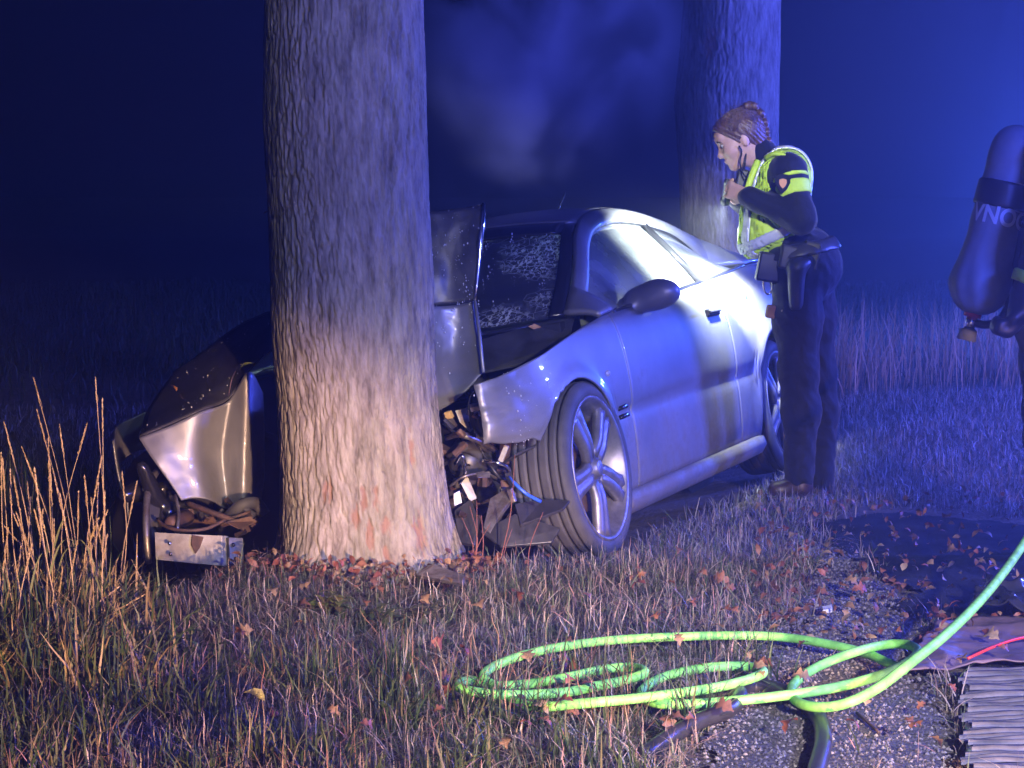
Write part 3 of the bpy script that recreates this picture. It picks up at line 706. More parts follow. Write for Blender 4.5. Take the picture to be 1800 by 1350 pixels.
# cabin: floor, bulkhead, dash, seats
box('floor_pan', (2.95, 1.5, .04), (1.78, 0, .20), M['black'], car)
box('bulkhead', (.05, 1.42, .62), (.43, 0, .56), M['black'], car)
box('parcel_shelf', (.75, 1.18, .03), (2.92, 0, .93), M['black'], car)
rowloft('dashboard', [(.42, .66, .85, -.08), (.62, .68, .88, -.08), (.88, .70, .86, 0), (.95, .70, .76, 0), (.90, .70, .60, 0)], 'plastic', crown=.01)
for sgn in (-1, 1): # inner door skins
    box('door_lining', (2.0, .02, .66), (1.55, sgn * .74, .56), M['seat'], car)
for y0 in (-.36, .36):
    s = Sdf().cap((1.25, y0 - .16, .42), (1.68, y0 - .16, .40), .09, .09, .06).cap((1.25, y0 + .16, .42), (1.68, y0 + .16, .40), .09, .09, .06)
    s.cap((1.72, y0 - .15, .42), (1.98, y0 - .14, .90), .08, .06, .08).cap((1.72, y0 + .15, .42), (1.98, y0 + .14, .90), .08, .06, .08).cap((1.72, y0, .42), (1.98, y0, .92), .08, .06, .08)
    seat = soft('front_seat', s, .025, M['seat'], car)
    soft('head_rest', Sdf().ell((2.03, y0, 1.03), (.055, .13, .085), .02), .015, M['seat'], seat)
soft('rear_bench', Sdf().cap((2.45, -.45, .48), (2.45, .45, .48), .13, .13).cap((2.72, -.45, .75), (2.72, .45, .75), .10, .10, .1), .03, M['seat'], car)
# tan shape put in for a blurred tan reflection in the side window
ab = Sdf().ell(WL(1092, 446, 7.95), (.10, .07, .055), .04).ell(WL(1070, 452, 7.95), (.08, .06, .05), .05).ell(WL(1110, 452, 7.98), (.04, .04, .03), .04)
soft('tan_shape', ab, .012, M['tan'], car)['label'] = 'tan shape put in for a reflection in the side window'
V, Fc = lathe_vf([(.17 + .014 * math.cos(a), .014 * math.sin(a)) for a in np.linspace(0, 2 * math.pi, 9)], 30, 0)
V = place(V, (1.06, -.36, .86), 0, rad(-25), 0); sw = mesh('steering_wheel', V, Fc, M['plastic'], car)
tube('steering_column', [(.85, -.36, .76), (1.05, -.36, .86)], .035, M['plastic'], car)

# wheels
tyre_prof = [(.225, -.095), (.24, -.105), (.275, -.108), (.300, -.103), (.312, -.090)]
for g_ in (-.072, -.040, 0, .040, .072):
    tyre_prof += [(.316, g_ - .012), (.316, g_ - .0045), (.306, g_ - .004), (.306, g_ + .004), (.316, g_ + .0045), (.316, g_ + .012)]
tyre_prof += [(.312, .090), (.300, .103), (.275, .108), (.24, .105), (.225, .095)]
def lowprofile(r): return np.interp(r, [0, .225, .24, .275, .30, .316], [0, .245, .254, .274, .292, .306])
tyre_prof = [(float(lowprofile(r)), h_) for r, h_ in tyre_prof]
rim_prof_ = [(.20, .06), (.205, -.02), (.215, -.07), (.222, -.092), (.232, -.098), (.233, -.106), (.226, -.108), (.218, -.10), (.214, -.088), (.19, -.06), (.19, .06)]
rim_prof = [(r * 1.09, h_) for r, h_ in rim_prof_]
def make_wheel(loc, out, steer=0.0, camber=0.0, spin=0.0, label=None):
    V, Fc = lathe_vf(rim_prof, 48, 1)
    R = np.array((Matrix.Rotation(steer, 3, 'Z') @ Matrix.Rotation(camber, 3, 'X') @ (Matrix.Rotation(math.pi, 3, 'Z') if out > 0 else Matrix.Identity(3)) @ Matrix.Rotation(spin, 3, 'Y')))
    tr = lambda V: np.asarray(V) @ R.T + np.asarray(loc)
    wh = mesh('wheel', tr(V), Fc, M['alloy'], car)
    if label: wh['label'] = label
    V, Fc = lathe_vf(tyre_prof, 64, 1); mesh('tyre', tr(V), Fc, M['rubber'], wh)
    for k in range(5):
        a = k * 2 * math.pi / 5
        n = 9; t = np.linspace(0, 1, n); r = .04 + t * .196
        wd = np.interp(t, [0, .35, .8, 1], [.036, .036, .044, .056]); dep = np.interp(t, [0, .3, 1], [-.085, -.098, -.092])
        rows = []
        for i in range(n):
            for (sx, dd) in ((-1, .028), (-.85, .004), (-.3, .0), (-.12, .010), (.12, .010), (.3, .0), (.85, .004), (1, .028)):
                x = sx * wd[i]; rows.append((r[i] * math.cos(a) - x * math.sin(a), dep[i] + dd, r[i] * math.sin(a) + x * math.cos(a)))
        mesh('spoke', tr(rows), gridf(n, 8).copy(), M['alloy'], wh, solid=.012, offset=0)
    V, Fc = lathe_vf([(.0, -.104), (.022, -.104), (.03, -.100), (.032, -.09), (.062, -.084), (.07, -.06)], 24, 1); mesh('hub_cap', tr(V), Fc, M['alloy'], wh)
    V, Fc = lathe_vf([(.06, -.035), (.145, -.035), (.145, -.015), (.06, -.015), (.06, -.035)], 32, 1); mesh('brake_disc', tr(V), Fc, M['rust'], wh)
    return wh
make_wheel((.09, -.79, .350), -1, steer=rad(0), spin=.45, label='left front wheel turned outwards, bare tread facing the tree')
make_wheel((2.53, -.775, .315), -1, spin=.2)
make_wheel((.05, .72, .315), 1); make_wheel((2.53, .775, .315), 1)
for a in (0, 2.53):
    for sgn in (-1, 1):                                   # dark wheel housings
        V = []; n = 17
        for k in range(n):
            q = math.pi * (.5 if (a == 0 and sgn < 0) else 1.0) * k / (n - 1)
            for y in (.40, .60, .835): V.append((a + .365 * math.cos(q), sgn * y, .30 + .365 * math.sin(q)))
        mesh('wheel_housing', V, gridf(n, 3).copy(), M['black'], car, solid=.008)
        V, Fc = lathe_vf([(.0, .42), (.36, .42)], 24, 1); V = np.array(V) + [a, 0, .30]; V[:, 1] *= sgn
        mesh('wheel_housing_wall', V, Fc, M['black'], car)

# door mirror
mir = Sdf().ell((.90, -.90, .905), (.055, .115, .056), .03).ell((.88, -.94, .915), (.045, .075, .050), .03).cap((.76, -.77, .845), (.88, -.84, .885), .022, .030, .04)
mi = soft('door_mirror', mir, .008, M['paint'], car)
soft('mirror_glass', Sdf().ell((.945, -.905, .905), (.012, .095, .043), .01), .006, M['chrome'], mi)
# small things on the left flank
for k, dz_ in enumerate((0, -.032)):
    tube('wing_vent', [(.40, -.879, .525 + dz_), (.47, -.884, .528 + dz_)], .009, M['trimblack'], car, seg=6)
dh = box('door_handle', (.17, .022, .034), (1.70, -.876, .800), M['trimblack'], car, bevel=.008); box('handle_grip', (.145, .014, .016), (1.705, -.890, .806), M['paint'], dh, bevel=.005)
V, Fc = lathe_vf([(.0, -.006), (.075, -.006), (.08, .004)], 30, 1); V = np.array(V) + [2.22, -.862, .80]
mesh('fuel_flap', V, Fc, M['paint'], car)
soft('indicator_lamp', Sdf().ell((.33, -.885, .66), (.028, .010, .014), .01), .004, M['greyplast'], car)
tube('aerial', [(2.05, -.1, 1.33), (2.25, -.1, 1.46)], .004, M['trimblack'], car, seg=5)

# ---- front wreckage, right of the trunk
def sheet_px(name, rows, m, nu=24, nv=24, amp=.012, seed=0, solid=.004, freq=8, label=None, mat2=None):
    """rows of (px, py, depth): a bent sheet of bodywork running through those places"""
    A = np.array([[W(*q) for q in r] for r in rows])
    A = np.array([spline(r, nu) for r in A]); A = np.stack([spline(A[:, i], nv) for i in range(nu)], 1)
    P = A.reshape(-1, 3); d = fbm(P[:, 0] * freq + P[:, 1] * 3, P[:, 2] * freq, seed) - .46
    P = P + d[:, None] * amp * np.array([.6, -1.0, .3])
    o = mesh(name, toloc(P), gridf(nv, nu).copy(), M[m], car, solid=solid, offset=0)
    if label: o['label'] = label
    return o, P
flapU, PU = sheet_px('bonnet_flap', [[(745, 374, 6.50), (800, 367, 6.50), (850, 359, 6.50)], [(745, 455, 6.45), (800, 448, 6.47), (845, 440, 6.46)], [(745, 538, 6.40), (795, 534, 6.43), (836, 528, 6.42)]], 'under', amp=.03, seed=3, label='dark wet underside of the bonnet folded upright')
flapL, PL = sheet_px('bonnet', [[(745, 540, 6.41), (795, 537, 6.45), (834, 530, 6.43)], [(748, 620, 6.36), (800, 612, 6.42), (843, 590, 6.40)], [(752, 730, 6.22), (800, 705, 6.30), (850, 655, 6.30)]], 'paint', amp=.035, seed=5, label='buckled silver bonnet standing against the trunk')
tube('bonnet_edge', toloc([W(850, 357, 6.49), W(848, 395, 6.47), W(844, 425, 6.45), W(843, 450, 6.45), W(838, 500, 6.42), W(835, 530, 6.41)]), [.006, .009, .010, .009, .006, .005], M['chrome'], car, seg=6)
tube('bonnet_edge', toloc([W(835, 530, 6.41), W(843, 590, 6.38), W(850, 655, 6.28)]), .006, M['paint'], car, seg=6)

# bonnet and slam panel, left of the trunk
# the folded crease runs from px (245,768) over (350,722) to (437,652); the top behind it is coloured near-black for its shade, the pale face hangs in front
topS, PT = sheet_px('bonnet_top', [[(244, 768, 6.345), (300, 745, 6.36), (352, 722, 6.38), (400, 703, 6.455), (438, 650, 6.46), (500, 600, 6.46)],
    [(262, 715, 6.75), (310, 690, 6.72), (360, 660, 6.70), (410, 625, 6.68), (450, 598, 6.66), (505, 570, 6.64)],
    [(310, 650, 7.00), (340, 630, 6.98), (380, 600, 6.96), (420, 572, 6.94), (460, 553, 6.92), (510, 535, 6.90)]], 'under', amp=.03, seed=8, label='wet bonnet top left of the trunk, its shade painted near-black')
faceS, PF = sheet_px('bonnet_front', [[(244, 770, 6.335), (300, 748, 6.35), (352, 724, 6.37), (400, 706, 6.45), (437, 654, 6.45), (462, 690, 6.53)],
    [(268, 808, 6.31), (305, 800, 6.33), (345, 790, 6.355), (390, 785, 6.45), (432, 775, 6.41), (466, 775, 6.51)],
    [(296, 846, 6.30), (325, 848, 6.32), (358, 850, 6.345), (395, 848, 6.44), (430, 842, 6.40), (464, 840, 6.50)],
    [(318, 880, 6.295), (342, 876, 6.315), (370, 880, 6.34), (400, 894, 6.42), (428, 880, 6.40), (458, 880, 6.50)]], 'paint', nu=40, nv=30, amp=.02, seed=12, freq=6, label='pale crumpled bonnet front lit white beside the trunk')

def blob(name, px, py, Y, r, m, k=.02, h=.012, seed=0, n=6, label=None):
    rg = np.random.default_rng(seed); c = WL(px, py, Y); s = Sdf()
    for i in range(n):
        o = rg.normal(0, .55, 3) * np.array(r); a = c + o; b = a + rg.normal(0, .6, 3) * np.array(r)
        s.cap(a, b, min(r) * (.35 + .3 * rg.random()), min(r) * (.25 + .3 * rg.random()), k)
    o = soft(name, s, h, M[m], car, it=1)
    if label: o['label'] = label
    return o
def plate(name, pts, m, thick=.006, label=None):
    V = toloc([W(*p) for p in pts]); o = mesh(name, V, [list(range(len(V)))], M[m], car, smooth=False, solid=thick, offset=0, bevel=.002)
    if label: o['label'] = label
    return o
def pipe(name, pts, r, m, seg=7, n=16): return tube(name, toloc(spline([W(*p) for p in pts], n)), r, M[m], car, seg=seg)

# engine bay between trunk and left wing
blob('engine_block', 830, 800, 6.62, (.20, .16, .16), 'plastic', .05, .02, 1, 9)
blob('engine_block', 815, 880, 6.50, (.12, .10, .10), 'rust', .03, .015, 2, 8)
blob('gearbox_housing', 900, 870, 6.55, (.16, .10, .08), 'steel', .03, .014, 3, 7)
blob('headlamp_housing', 848, 738, 6.42, (.08, .06, .10), 'trimblack', .03, .012, 4, 6)
blob('airbox', 820, 690, 6.70, (.12, .10, .08), 'plastic', .03, .015, 6, 6)
blob('inner_wing', 920, 690, 6.75, (.20, .12, .10), 'under', .04, .02, 9, 8)
plate('torn_trim', [(800, 722, 6.20), (822, 716, 6.22), (834, 752, 6.20), (826, 760, 6.19), (808, 742, 6.19)], 'greyplast')
plate('torn_trim', [(806, 842, 6.15), (822, 838, 6.17), (838, 876, 6.15), (826, 882, 6.14)], 'greyplast')
plate('torn_trim', [(797, 868, 6.12), (808, 862, 6.13), (812, 884, 6.12), (798, 890, 6.11)], 'white')
plate('reservoir_cap', [(782, 724, 6.18), (792, 722, 6.17), (797, 734, 6.17), (786, 736, 6.18)], 'tanpouch', .02)
pipe('radiator_hose', [(790, 800, 6.2), (815, 785, 6.15), (840, 800, 6.2), (835, 840, 6.25), (800, 850, 6.2)], .018, 'rubber')
pipe('radiator_hose', [(850, 690, 6.45), (830, 720, 6.30), (835, 770, 6.22), (860, 790, 6.28), (880, 770, 6.4)], .022, 'rubber')
pipe('coolant_pipe', [(785, 770, 6.2), (810, 765, 6.12), (850, 780, 6.18), (885, 800, 6.3)], .009, 'steel')
pipe('coolant_pipe', [(800, 815, 6.12), (812, 800, 6.08), (818, 830, 6.1), (808, 850, 6.12)], .006, 'chrome')
pipe('wiring_loom', [(780, 745, 6.2), (800, 760, 6.1), (830, 765, 6.15), (845, 790, 6.2), (870, 830, 6.15), (890, 850, 6.2)], .005, 'plastic')
pipe('wiring_loom', [(850, 810, 6.15), (870, 812, 6.1), (893, 822, 6.12), (898, 845, 6.15)], .006, 'chrome')
pipe('wiring_loom', [(790, 855, 6.1), (815, 838, 6.05), (850, 830, 6.1)], .004, 'steel')
plate('suspension_arm', [(862, 880, 6.10), (895, 858, 6.15), (908, 870, 6.12), (885, 900, 6.05), (862, 940, 5.98), (850, 930, 6.0)], 'steel', .02, 'bent pale suspension arm under the front')
plate('bumper_fragment', [(905, 888, 6.05), (955, 880, 6.12), (1002, 882, 6.1), (990, 896, 6.05), (950, 912, 6.0), (915, 925, 5.97)], 'plastic', .012)
plate('bumper_fragment', [(845, 935, 6.0), (905, 905, 6.02), (985, 930, 5.98), (970, 955, 5.95), (880, 962, 5.93)], 'under', .012)
plate('bumper_fragment', [(800, 900, 6.1), (828, 880, 6.12), (842, 915, 6.05), (835, 960, 6.0), (808, 955, 6.02)], 'plastic', .02)
pipe('gleam_strip', [(895, 838, 6.02), (905, 850, 5.98), (925, 868, 5.97), (950, 882, 6.0)], [.004] * 4 + [.006] * 12, 'bluegleam', 6)  # reflected blue light put in as a blue coloured tube
plate('wheel_arch_liner', [(885, 770, 6.40), (940, 760, 6.45), (962, 755, 6.35), (940, 785, 6.2), (905, 800, 6.15), (885, 815, 6.2)], 'plastic', .008)
plate('wheel_arch_liner', [(862, 770, 6.30), (900, 768, 6.28), (895, 815, 6.2), (875, 812, 6.2)], 'rust', .01)
rgd = np.random.default_rng(5)
for k in range(60):                                       # small broken brackets
    px, py = rgd.uniform(785, 905), rgd.uniform(715, 945); Y = 6.15 + rgd.uniform(-.1, .2)
    s_ = rgd.uniform(6, 16); a = rgd.uniform(0, 6.28); c_, q_ = math.cos(a), math.sin(a); e = rgd.uniform(.25, .6)
    P4 = [(px + c_ * s_ * i - q_ * s_ * e * j, py + q_ * s_ * i + c_ * s_ * e * j, Y + rgd.uniform(-.03, .03)) for i, j in ((-1, -1), (1, -.8), (.9, 1), (-1, .7))]
    plate('broken_bracket', P4, ['plastic', 'steel', 'rust', 'steel', 'rust', 'plastic', 'greyplast', 'rust'][k % 8], rgd.uniform(.004, .02))
soft('headlamp_bowl', Sdf().ell(WL(848, 728, 6.10), (.05, .045, .085), .02), .008, M['trimblack'], car)
# left of the trunk: bumper beam, radiator frame and clutter
plate('bumper_beam', [(278, 936, 6.18), (345, 940, 6.12), (396, 942, 6.10), (398, 995, 6.08), (340, 990, 6.10), (280, 984, 6.16)], 'greyplast', .05, 'scraped pale bumper beam')
plate('beam_tear', [(338, 940, 6.085), (358, 944, 6.08), (352, 962, 6.08), (344, 974, 6.08), (336, 958, 6.085)], 'rust', .004)
plate('beam_bracket', [(398, 945, 6.10), (424, 946, 6.12), (426, 992, 6.10), (400, 994, 6.08)], 'plastic', .05)
for q in ((410, 958), (414, 982), (298, 955), (300, 974)): soft('bolt', Sdf().ell(WL(q[0], q[1], 6.07), (.008, .008, .008)), .004, M['chrome'], car)
pipe('bumper_edge', [(276, 828, 6.45), (262, 855, 6.38), (257, 900, 6.3), (258, 950, 6.25), (262, 990, 6.25)], .012, 'steel')
plate('bumper_side', [(268, 840, 6.44), (258, 870, 6.38), (256, 940, 6.28), (270, 975, 6.28), (284, 930, 6.3), (286, 870, 6.4)], 'under', .01)
blob('radiator_frame', 350, 905, 6.50, (.24, .10, .06), 'rust', .02, .014, 21, 10)
blob('radiator_frame', 330, 1000, 6.50, (.22, .12, .08), 'plastic', .03, .016, 22, 8)
blob('headlamp_housing', 300, 895, 6.45, (.10, .08, .07), 'trimblack', .03, .014, 23, 6)
pipe('wiring_loom', [(308, 870, 6.3), (314, 900, 6.25), (312, 930, 6.2)], .006, 'steel')
pipe('wiring_loom', [(276, 912, 6.25), (290, 925, 6.2), (320, 932, 6.15), (360, 930, 6.15), (395, 915, 6.2), (440, 900, 6.25)], .006, 'rust')
pipe('coolant_pipe', [(330, 885, 6.3), (370, 900, 6.22), (410, 915, 6.2), (430, 930, 6.2)], .010, 'rust')
pipe('radiator_hose', [(400, 910, 6.3), (425, 888, 6.25), (450, 885, 6.3), (465, 905, 6.3)], .022, 'rubber')
plate('torn_trim', [(395, 918, 6.16), (440, 908, 6.2), (452, 918, 6.2), (420, 930, 6.14)], 'rust', .006)
for k in range(16):
    px, py = rgd.uniform(285, 450), rgd.uniform(885, 940); Y = 6.3 + rgd.uniform(-.1, .15)
    s_ = rgd.uniform(5, 13); a = rgd.uniform(0, 6.28); c_, q_ = math.cos(a), math.sin(a); e = rgd.uniform(.25, .5)
    P4 = [(px + c_ * s_ * i - q_ * s_ * e * j, py + q_ * s_ * i + c_ * s_ * e * j, Y + rgd.uniform(-.03, .03)) for i, j in ((-1, -1), (1, -.8), (.9, 1), (-1, .7))]
    plate('broken_bracket', P4, ['plastic', 'rust', 'rust', 'under', 'steel'][k % 5], rgd.uniform(.004, .02))
plate('cowl_panel', [(840, 600, 6.75), (930, 575, 6.85), (1010, 558, 6.95), (1000, 600, 6.75), (920, 640, 6.62), (852, 655, 6.55)], 'under', .01)
pipe('wiper_arm', [(838, 590, 6.75), (880, 583, 6.85), (940, 572, 6.9)], .008, 'trimblack')
plate('torn_trim', [(928, 574, 6.80), (940, 569, 6.8), (952, 575, 6.8), (938, 579, 6.79)], 'tan', .004)
# water beads left by the fire hose
def beads(P, n, rmin, rmax, seed, push):
    rg = np.random.default_rng(seed); A = Acc()
    ico = np.array([[0, 0, 1], [1, 0, 0], [0, 1, 0], [-1, 0, 0], [0, -1, 0], [0, 0, -1]], float); fc = [[0, 1, 2], [0, 2, 3], [0, 3, 4], [0, 4, 1], [5, 2, 1], [5, 3, 2], [5, 4, 3], [5, 1, 4]]
    cl = rg.integers(0, len(P), max(5, n // 9))
    for q in range(n):
        i = cl[q % len(cl)] if q % 4 else rg.integers(0, len(P)); k = np.argmin(np.linalg.norm(P - (P[i] + rg.normal(0, 1, 3) * [.016, .01, .055]), axis=1))
        r = rmin + (rmax - rmin) * rg.random()**2; c = P[k] + rg.normal(0, .005, 3) * [1, 0, 1] + push
        A.add(toloc(ico * r * [1, .6, rg.uniform(1, 2.2)] + c), fc)
    o = A.build('water_drops', M['drop'], car); o['kind'] = 'stuff'
beads(PU, 130, .0007, .0030, 1, np.array([0, -.006, 0])); beads(PL, 50, .001, .003, 2, np.array([0, -.006, 0]))
beads(PT, 120, .0007, .0028, 3, np.array([0, -.004, .006]))
wsP = toworld(np.array([v.co for v in [o for o in car.children if o.name.startswith('windscreen') and o.data.materials[0] == M['smash']][0].data.vertices]))
beads(wsP, 320, .0008, .0036, 4, np.array([0, -.006, .004]))
wing = [o for o in car.children if o.name == 'front_wing'][0]
wv = toworld(np.array([v.co for v in wing.data.vertices])); beads(wv[(toloc(wv)[:, 0] < -.2)], 60, .001, .0028, 6, np.array([.004, -.004, 0]))
# ------------------------------------------------------------------ police officer leaning over the car
OY = 7.82
def O(px, py, dy=0.0): return W(px, py, OY + dy)
OB = np.array([O(1418, 868)[0], OY, 0.0])
off = thing('person', OB, 'police officer in navy uniform and yellow hi-vis vest leaning over the car', 'person')
def limbs(s, pts, k=.03):
    for (a, ra), (b, rb) in zip(pts[:-1], pts[1:]): s.cap(a, b, ra, rb, k)
    return s
HC = O(1301, 245)                                         # head centre
def torso(s, g=0.0):
    s.ell(O(1366, 335), np.array([.105, .16, .15]) + g, .06, np.array(Matrix.Rotation(rad(14), 3, 'Y')))
    s.ell(O(1374, 395), np.array([.105, .135, .13]) + g, .06, np.array(Matrix.Rotation(rad(14), 3, 'Y')))
    s.ell(O(1350, 372), np.array([.085, .12, .10]) + g, .06)
    s.cap(O(1385, 300, -.13), O(1375, 300, .13), .062 + g, .062 + g, .07)
    return s
Larm = [(O(1386, 300, -.17), .062), (O(1408, 385, -.24), .050), (O(1316, 346, -.17), .036)]
Rarm = [(O(1372, 302, .17), .062), (O(1348, 392, .25), .050), (O(1298, 352, .10), .036)]
def legs(s, g=0.0):
    s.ell(O(1408, 452), np.array([.125, .155, .12]) + g, .06).ell(O(1430, 474), np.array([.095, .14, .10]) + g, .06)
    limbs(s, [(O(1398, 470, -.085), .092 + g), (O(1402, 560, -.095), .078 + g), (O(1404, 655, -.10), .058 + g), (O(1408, 720, -.10), .056 + g), (O(1405, 842, -.10), .042 + g)], .05)
    limbs(s, [(O(1420, 470, .085), .092 + g), (O(1428, 560, .095), .076 + g), (O(1436, 655, .10), .056 + g), (O(1442, 720, .10), .055 + g), (O(1441, 848, .10), .042 + g)], .05)
    return s
def hand(s, wrist, knuckle, side, curl_to, r=.0085):
    """palm, four curled fingers round curl_to and a thumb; side: unit vector across the palm"""
    wrist, knuckle, side, curl_to = (np.asarray(x, float) for x in (wrist, knuckle, side, curl_to))
    d = knuckle - wrist; L = np.linalg.norm(d); d /= L; nrm = np.cross(side, d)
    if nrm @ (curl_to - knuckle) < 0: nrm = -nrm
    for t in (-.026, -.009, .009, .026): s.cap(wrist + side * t * .6, knuckle + side * t, .014, .011, .012)
    for t, l in ((-.030, .030), (-.010, .034), (.010, .032), (.029, .025)):
        a = knuckle + side * t; b = a + d * l * .8 + nrm * .010; c = b + nrm * l * .9 + d * .004; e = c - d * l * .55 + nrm * .006
        limbs(s, [(a, r + .001), (b, r), (c, r - .0005), (e, r - .0015)], .003)
    a = wrist + d * .02 - side * .022; b = a + d * .035 - side * .018 + nrm * .018; c = b + d * .026 + side * .010 + nrm * .014
    limbs(s, [(a, .013), (b, .0105), (c, .008)], .006)
LH = (O(1312, 344, -.165), O(1284, 334, -.11)); RH = (O(1296, 350, .09), O(1280, 334, .03))
body = Sdf()
torso(body, -.02); limbs(body, [(p, r - .012) for p, r in Larm], .03); limbs(body, [(p, r - .012) for p, r in Rarm], .03); legs(body, -.012)
for q in ((1405, -.10), (1441, .10)): body.cap(O(q[0], 848, q[1]), O(q[0] - 38, 858, q[1]), .035, .028, .03)
body.cap(O(1352, 300), O(1318, 258), .056, .050, .03)                       # neck
Rh = np.array(Matrix.Rotation(rad(-25), 3, 'Y'))                         # head bowed
def hp(x, y, z): return HC + Rh @ np.array([x, y, z])
body.ell(hp(.012, 0, .022), (.092, .072, .085), .03, Rh)                      # cranium
body.ell(hp(-.035, 0, -.012), (.058, .060, .075), .03, Rh)                    # face
body.cap(hp(-.048, 0, -.078), hp(.005, 0, -.055), .034, .045, .03)     # jaw
body.ell(hp(-.070, 0, -.092), (.017, .022, .016), .02, Rh)                    # chin
body.ell(hp(-.075, 0, .042), (.022, .050, .030), .02, Rh)                     # forehead
body.cap(hp(-.083, 0, .008), hp(-.105, 0, -.028), .007, .011, .012)    # nose
body.ell(hp(-.094, 0, -.030), (.013, .016, .009), .008, Rh)
body.ell(hp(-.088, 0, -.055), (.011, .022, .006), .006, Rh).ell(hp(-.085, 0, -.066), (.011, .020, .006), .006, Rh)   # lips
for sy in (-1, 1):
    body.cut(hp(-.092, sy * .031, .008), (.016, .016, .010), .01)          # eye socket
    body.ell(hp(-.060, sy * .042, -.022), (.025, .020, .022), .02, Rh)         # cheek
    body.ell(hp(.008, sy * .073, -.008), (.017, .009, .030), .006, Rh)         # ear
hand(body, LH[0], LH[1], np.array([.2, .1, .97]), O(1284, 338, -.04)); hand(body, RH[0], RH[1], np.array([.1, .3, .95]), O(1276, 336, -.02))
soft('body', body, .0065, M['skin'], off, origin=OB, it=1)
for sy in (-1, 1):
    e = soft('eye', Sdf().ell(hp(-.0795, sy * .030, .007), (.0095, .010, .009)), .003, M['eye'], off, origin=OB)
    soft('iris', Sdf().ell(hp(-.0865, sy * .030, .004), (.004, .0065, .0065)), .0015, M['black'], e, origin=OB)
    tube('eyebrow', [hp(-.093, sy * .016, .024), hp(-.094, sy * .030, .029), hp(-.082, sy * .046, .025)], [.003, .004, .002], M['hair'], off, seg=6, origin=OB)
# hair: cap combed back into a raised braid
hs = Sdf().ell(hp(.017, 0, .028), (.101, .080, .094), .02, Rh).ell(hp(-.045, 0, .070), (.045, .055, .032), .03, Rh).cap(hp(.05, 0, .02), hp(.055, 0, -.05), .055, .045, .03)
def hclip(X, Y, Z):
    dx, dz = X - HC[0], Z - HC[2]; x = Rh[0, 0] * dx + Rh[2, 0] * dz; z = Rh[0, 2] * dx + Rh[2, 2] * dz
    return np.maximum(-x - .70 * z - .030, -.62 * z - .055 + .4 * np.maximum(0, -x))
soft('hair', hs, .005, M['hair'], off, clip=hclip, wr=lambda X, Y, Z: .0025 * np.sin((Z + X * .6) * 330 + 3 * np.sin(Y * 60)), origin=OB, it=1)
bp_ = spline([O(1306, 192), O(1318, 184), O(1334, 196), O(1343, 216), O(1347, 236), O(1352, 254), O(1358, 268)], 15); br = Sdf()
for i in range(14):
    sd = (-1 if i % 2 else 1); br.cap(bp_[i] + [0, sd * .016, 0], bp_[i + 1] + [.006, -sd * .012, 0], .0185 - .0005 * i, .014 - .0003 * i, .004)
soft('braid', br, .005, M['hair'], off, origin=OB, it=1)
rgh = np.random.default_rng(3); hA = Acc()
for i in range(60):                                       # loose hairs catching the light
    a = rgh.uniform(-.3, 2.6); y = rgh.normal(0, .03); r0 = .098
    p0 = hp(.017 - math.cos(a) * r0, y, .028 + math.sin(a) * .094); p1 = p0 + rgh.normal(0, .012, 3) + np.array([-math.cos(a), 0, math.sin(a)]) * .012; p2 = p1 + rgh.normal(0, .012, 3)
    hA.add(*tube_vf(spline([p0, p1, p2], 5), .0007, 3))
for i in range(420):                                      # combed-back strands
    ph = rgh.uniform(-1.35, 1.35); a = np.linspace(rgh.uniform(.35, .75), rgh.uniform(2.0, 3.0), 9); g_ = 1.0 + rgh.normal(0, .008) + .02 * np.sin(a * 2 + i)
    ph_ = ph * (1 - .35 * (a - a[0]) / 2.4) + .06 * np.sin(a * 3 + i * 1.7)
    P_ = np.array([hp(.017 - math.cos(q) * math.cos(f) * .1025 * g2, math.sin(f) * .0815 * g2, .028 + math.sin(q) * math.cos(f) * .0955 * g2) for q, f, g2 in zip(a, ph_, g_)])
    hA.add(*tube_vf(P_, .0009, 3))
hA.build('loose_hair', M['hair'], off, origin=OB)
# clothes
wr1 = lambda X, Y, Z: .0032 * np.sin(Z * 31 + 4 * np.sin(X * 23 + Y * 19 + Z * 7)) * np.sin(X * 37 + Z * 11 + Y * 23) + .0016 * np.sin(Z * 88 + 40 * X + 3 * np.sin(Y * 50 + Z * 13))
jk = Sdf(); torso(jk); limbs(jk, Larm, .04); limbs(jk, Rarm, .04); jk.cap(O(1356, 296), O(1336, 268), .058, .056, .03)
jk.ell(O(1402, 440), (.13, .16, .08), .05)
zc = O(1330, 263)
soft('jacket', jk, .009, M['navy'], off, off=.008, wr=wr1, origin=OB)
tr = legs(Sdf(), .012)
soft('trousers', tr, .009, M['navy'], off, off=.006, wr=wr1, origin=OB)
def boot(q, dy, lbl=None):
    s = Sdf(); a = O(q, 822, dy); b = O(q, 856, dy); t = O(q - 40, 862, dy)
    s.cap(a, b, .055, .050, .03).cap(b + [0, 0, .0], t, .046, .040, .03); zz = ground_h(a[0], a[1])
    o = soft('boot', s, .008, M['leather'], off, origin=OB)
    so = Sdf().cap(b + [.03, 0, -.045], t + [-.005, 0, -.025], .05, .045, .02)
    soft('boot_sole', so, .008, M['plastic'], o, origin=OB, clip=lambda X, Y, Z: np.abs(Z - (b[2] - .05)) - .018)
boot(1406, -.10); boot(1441, .10)
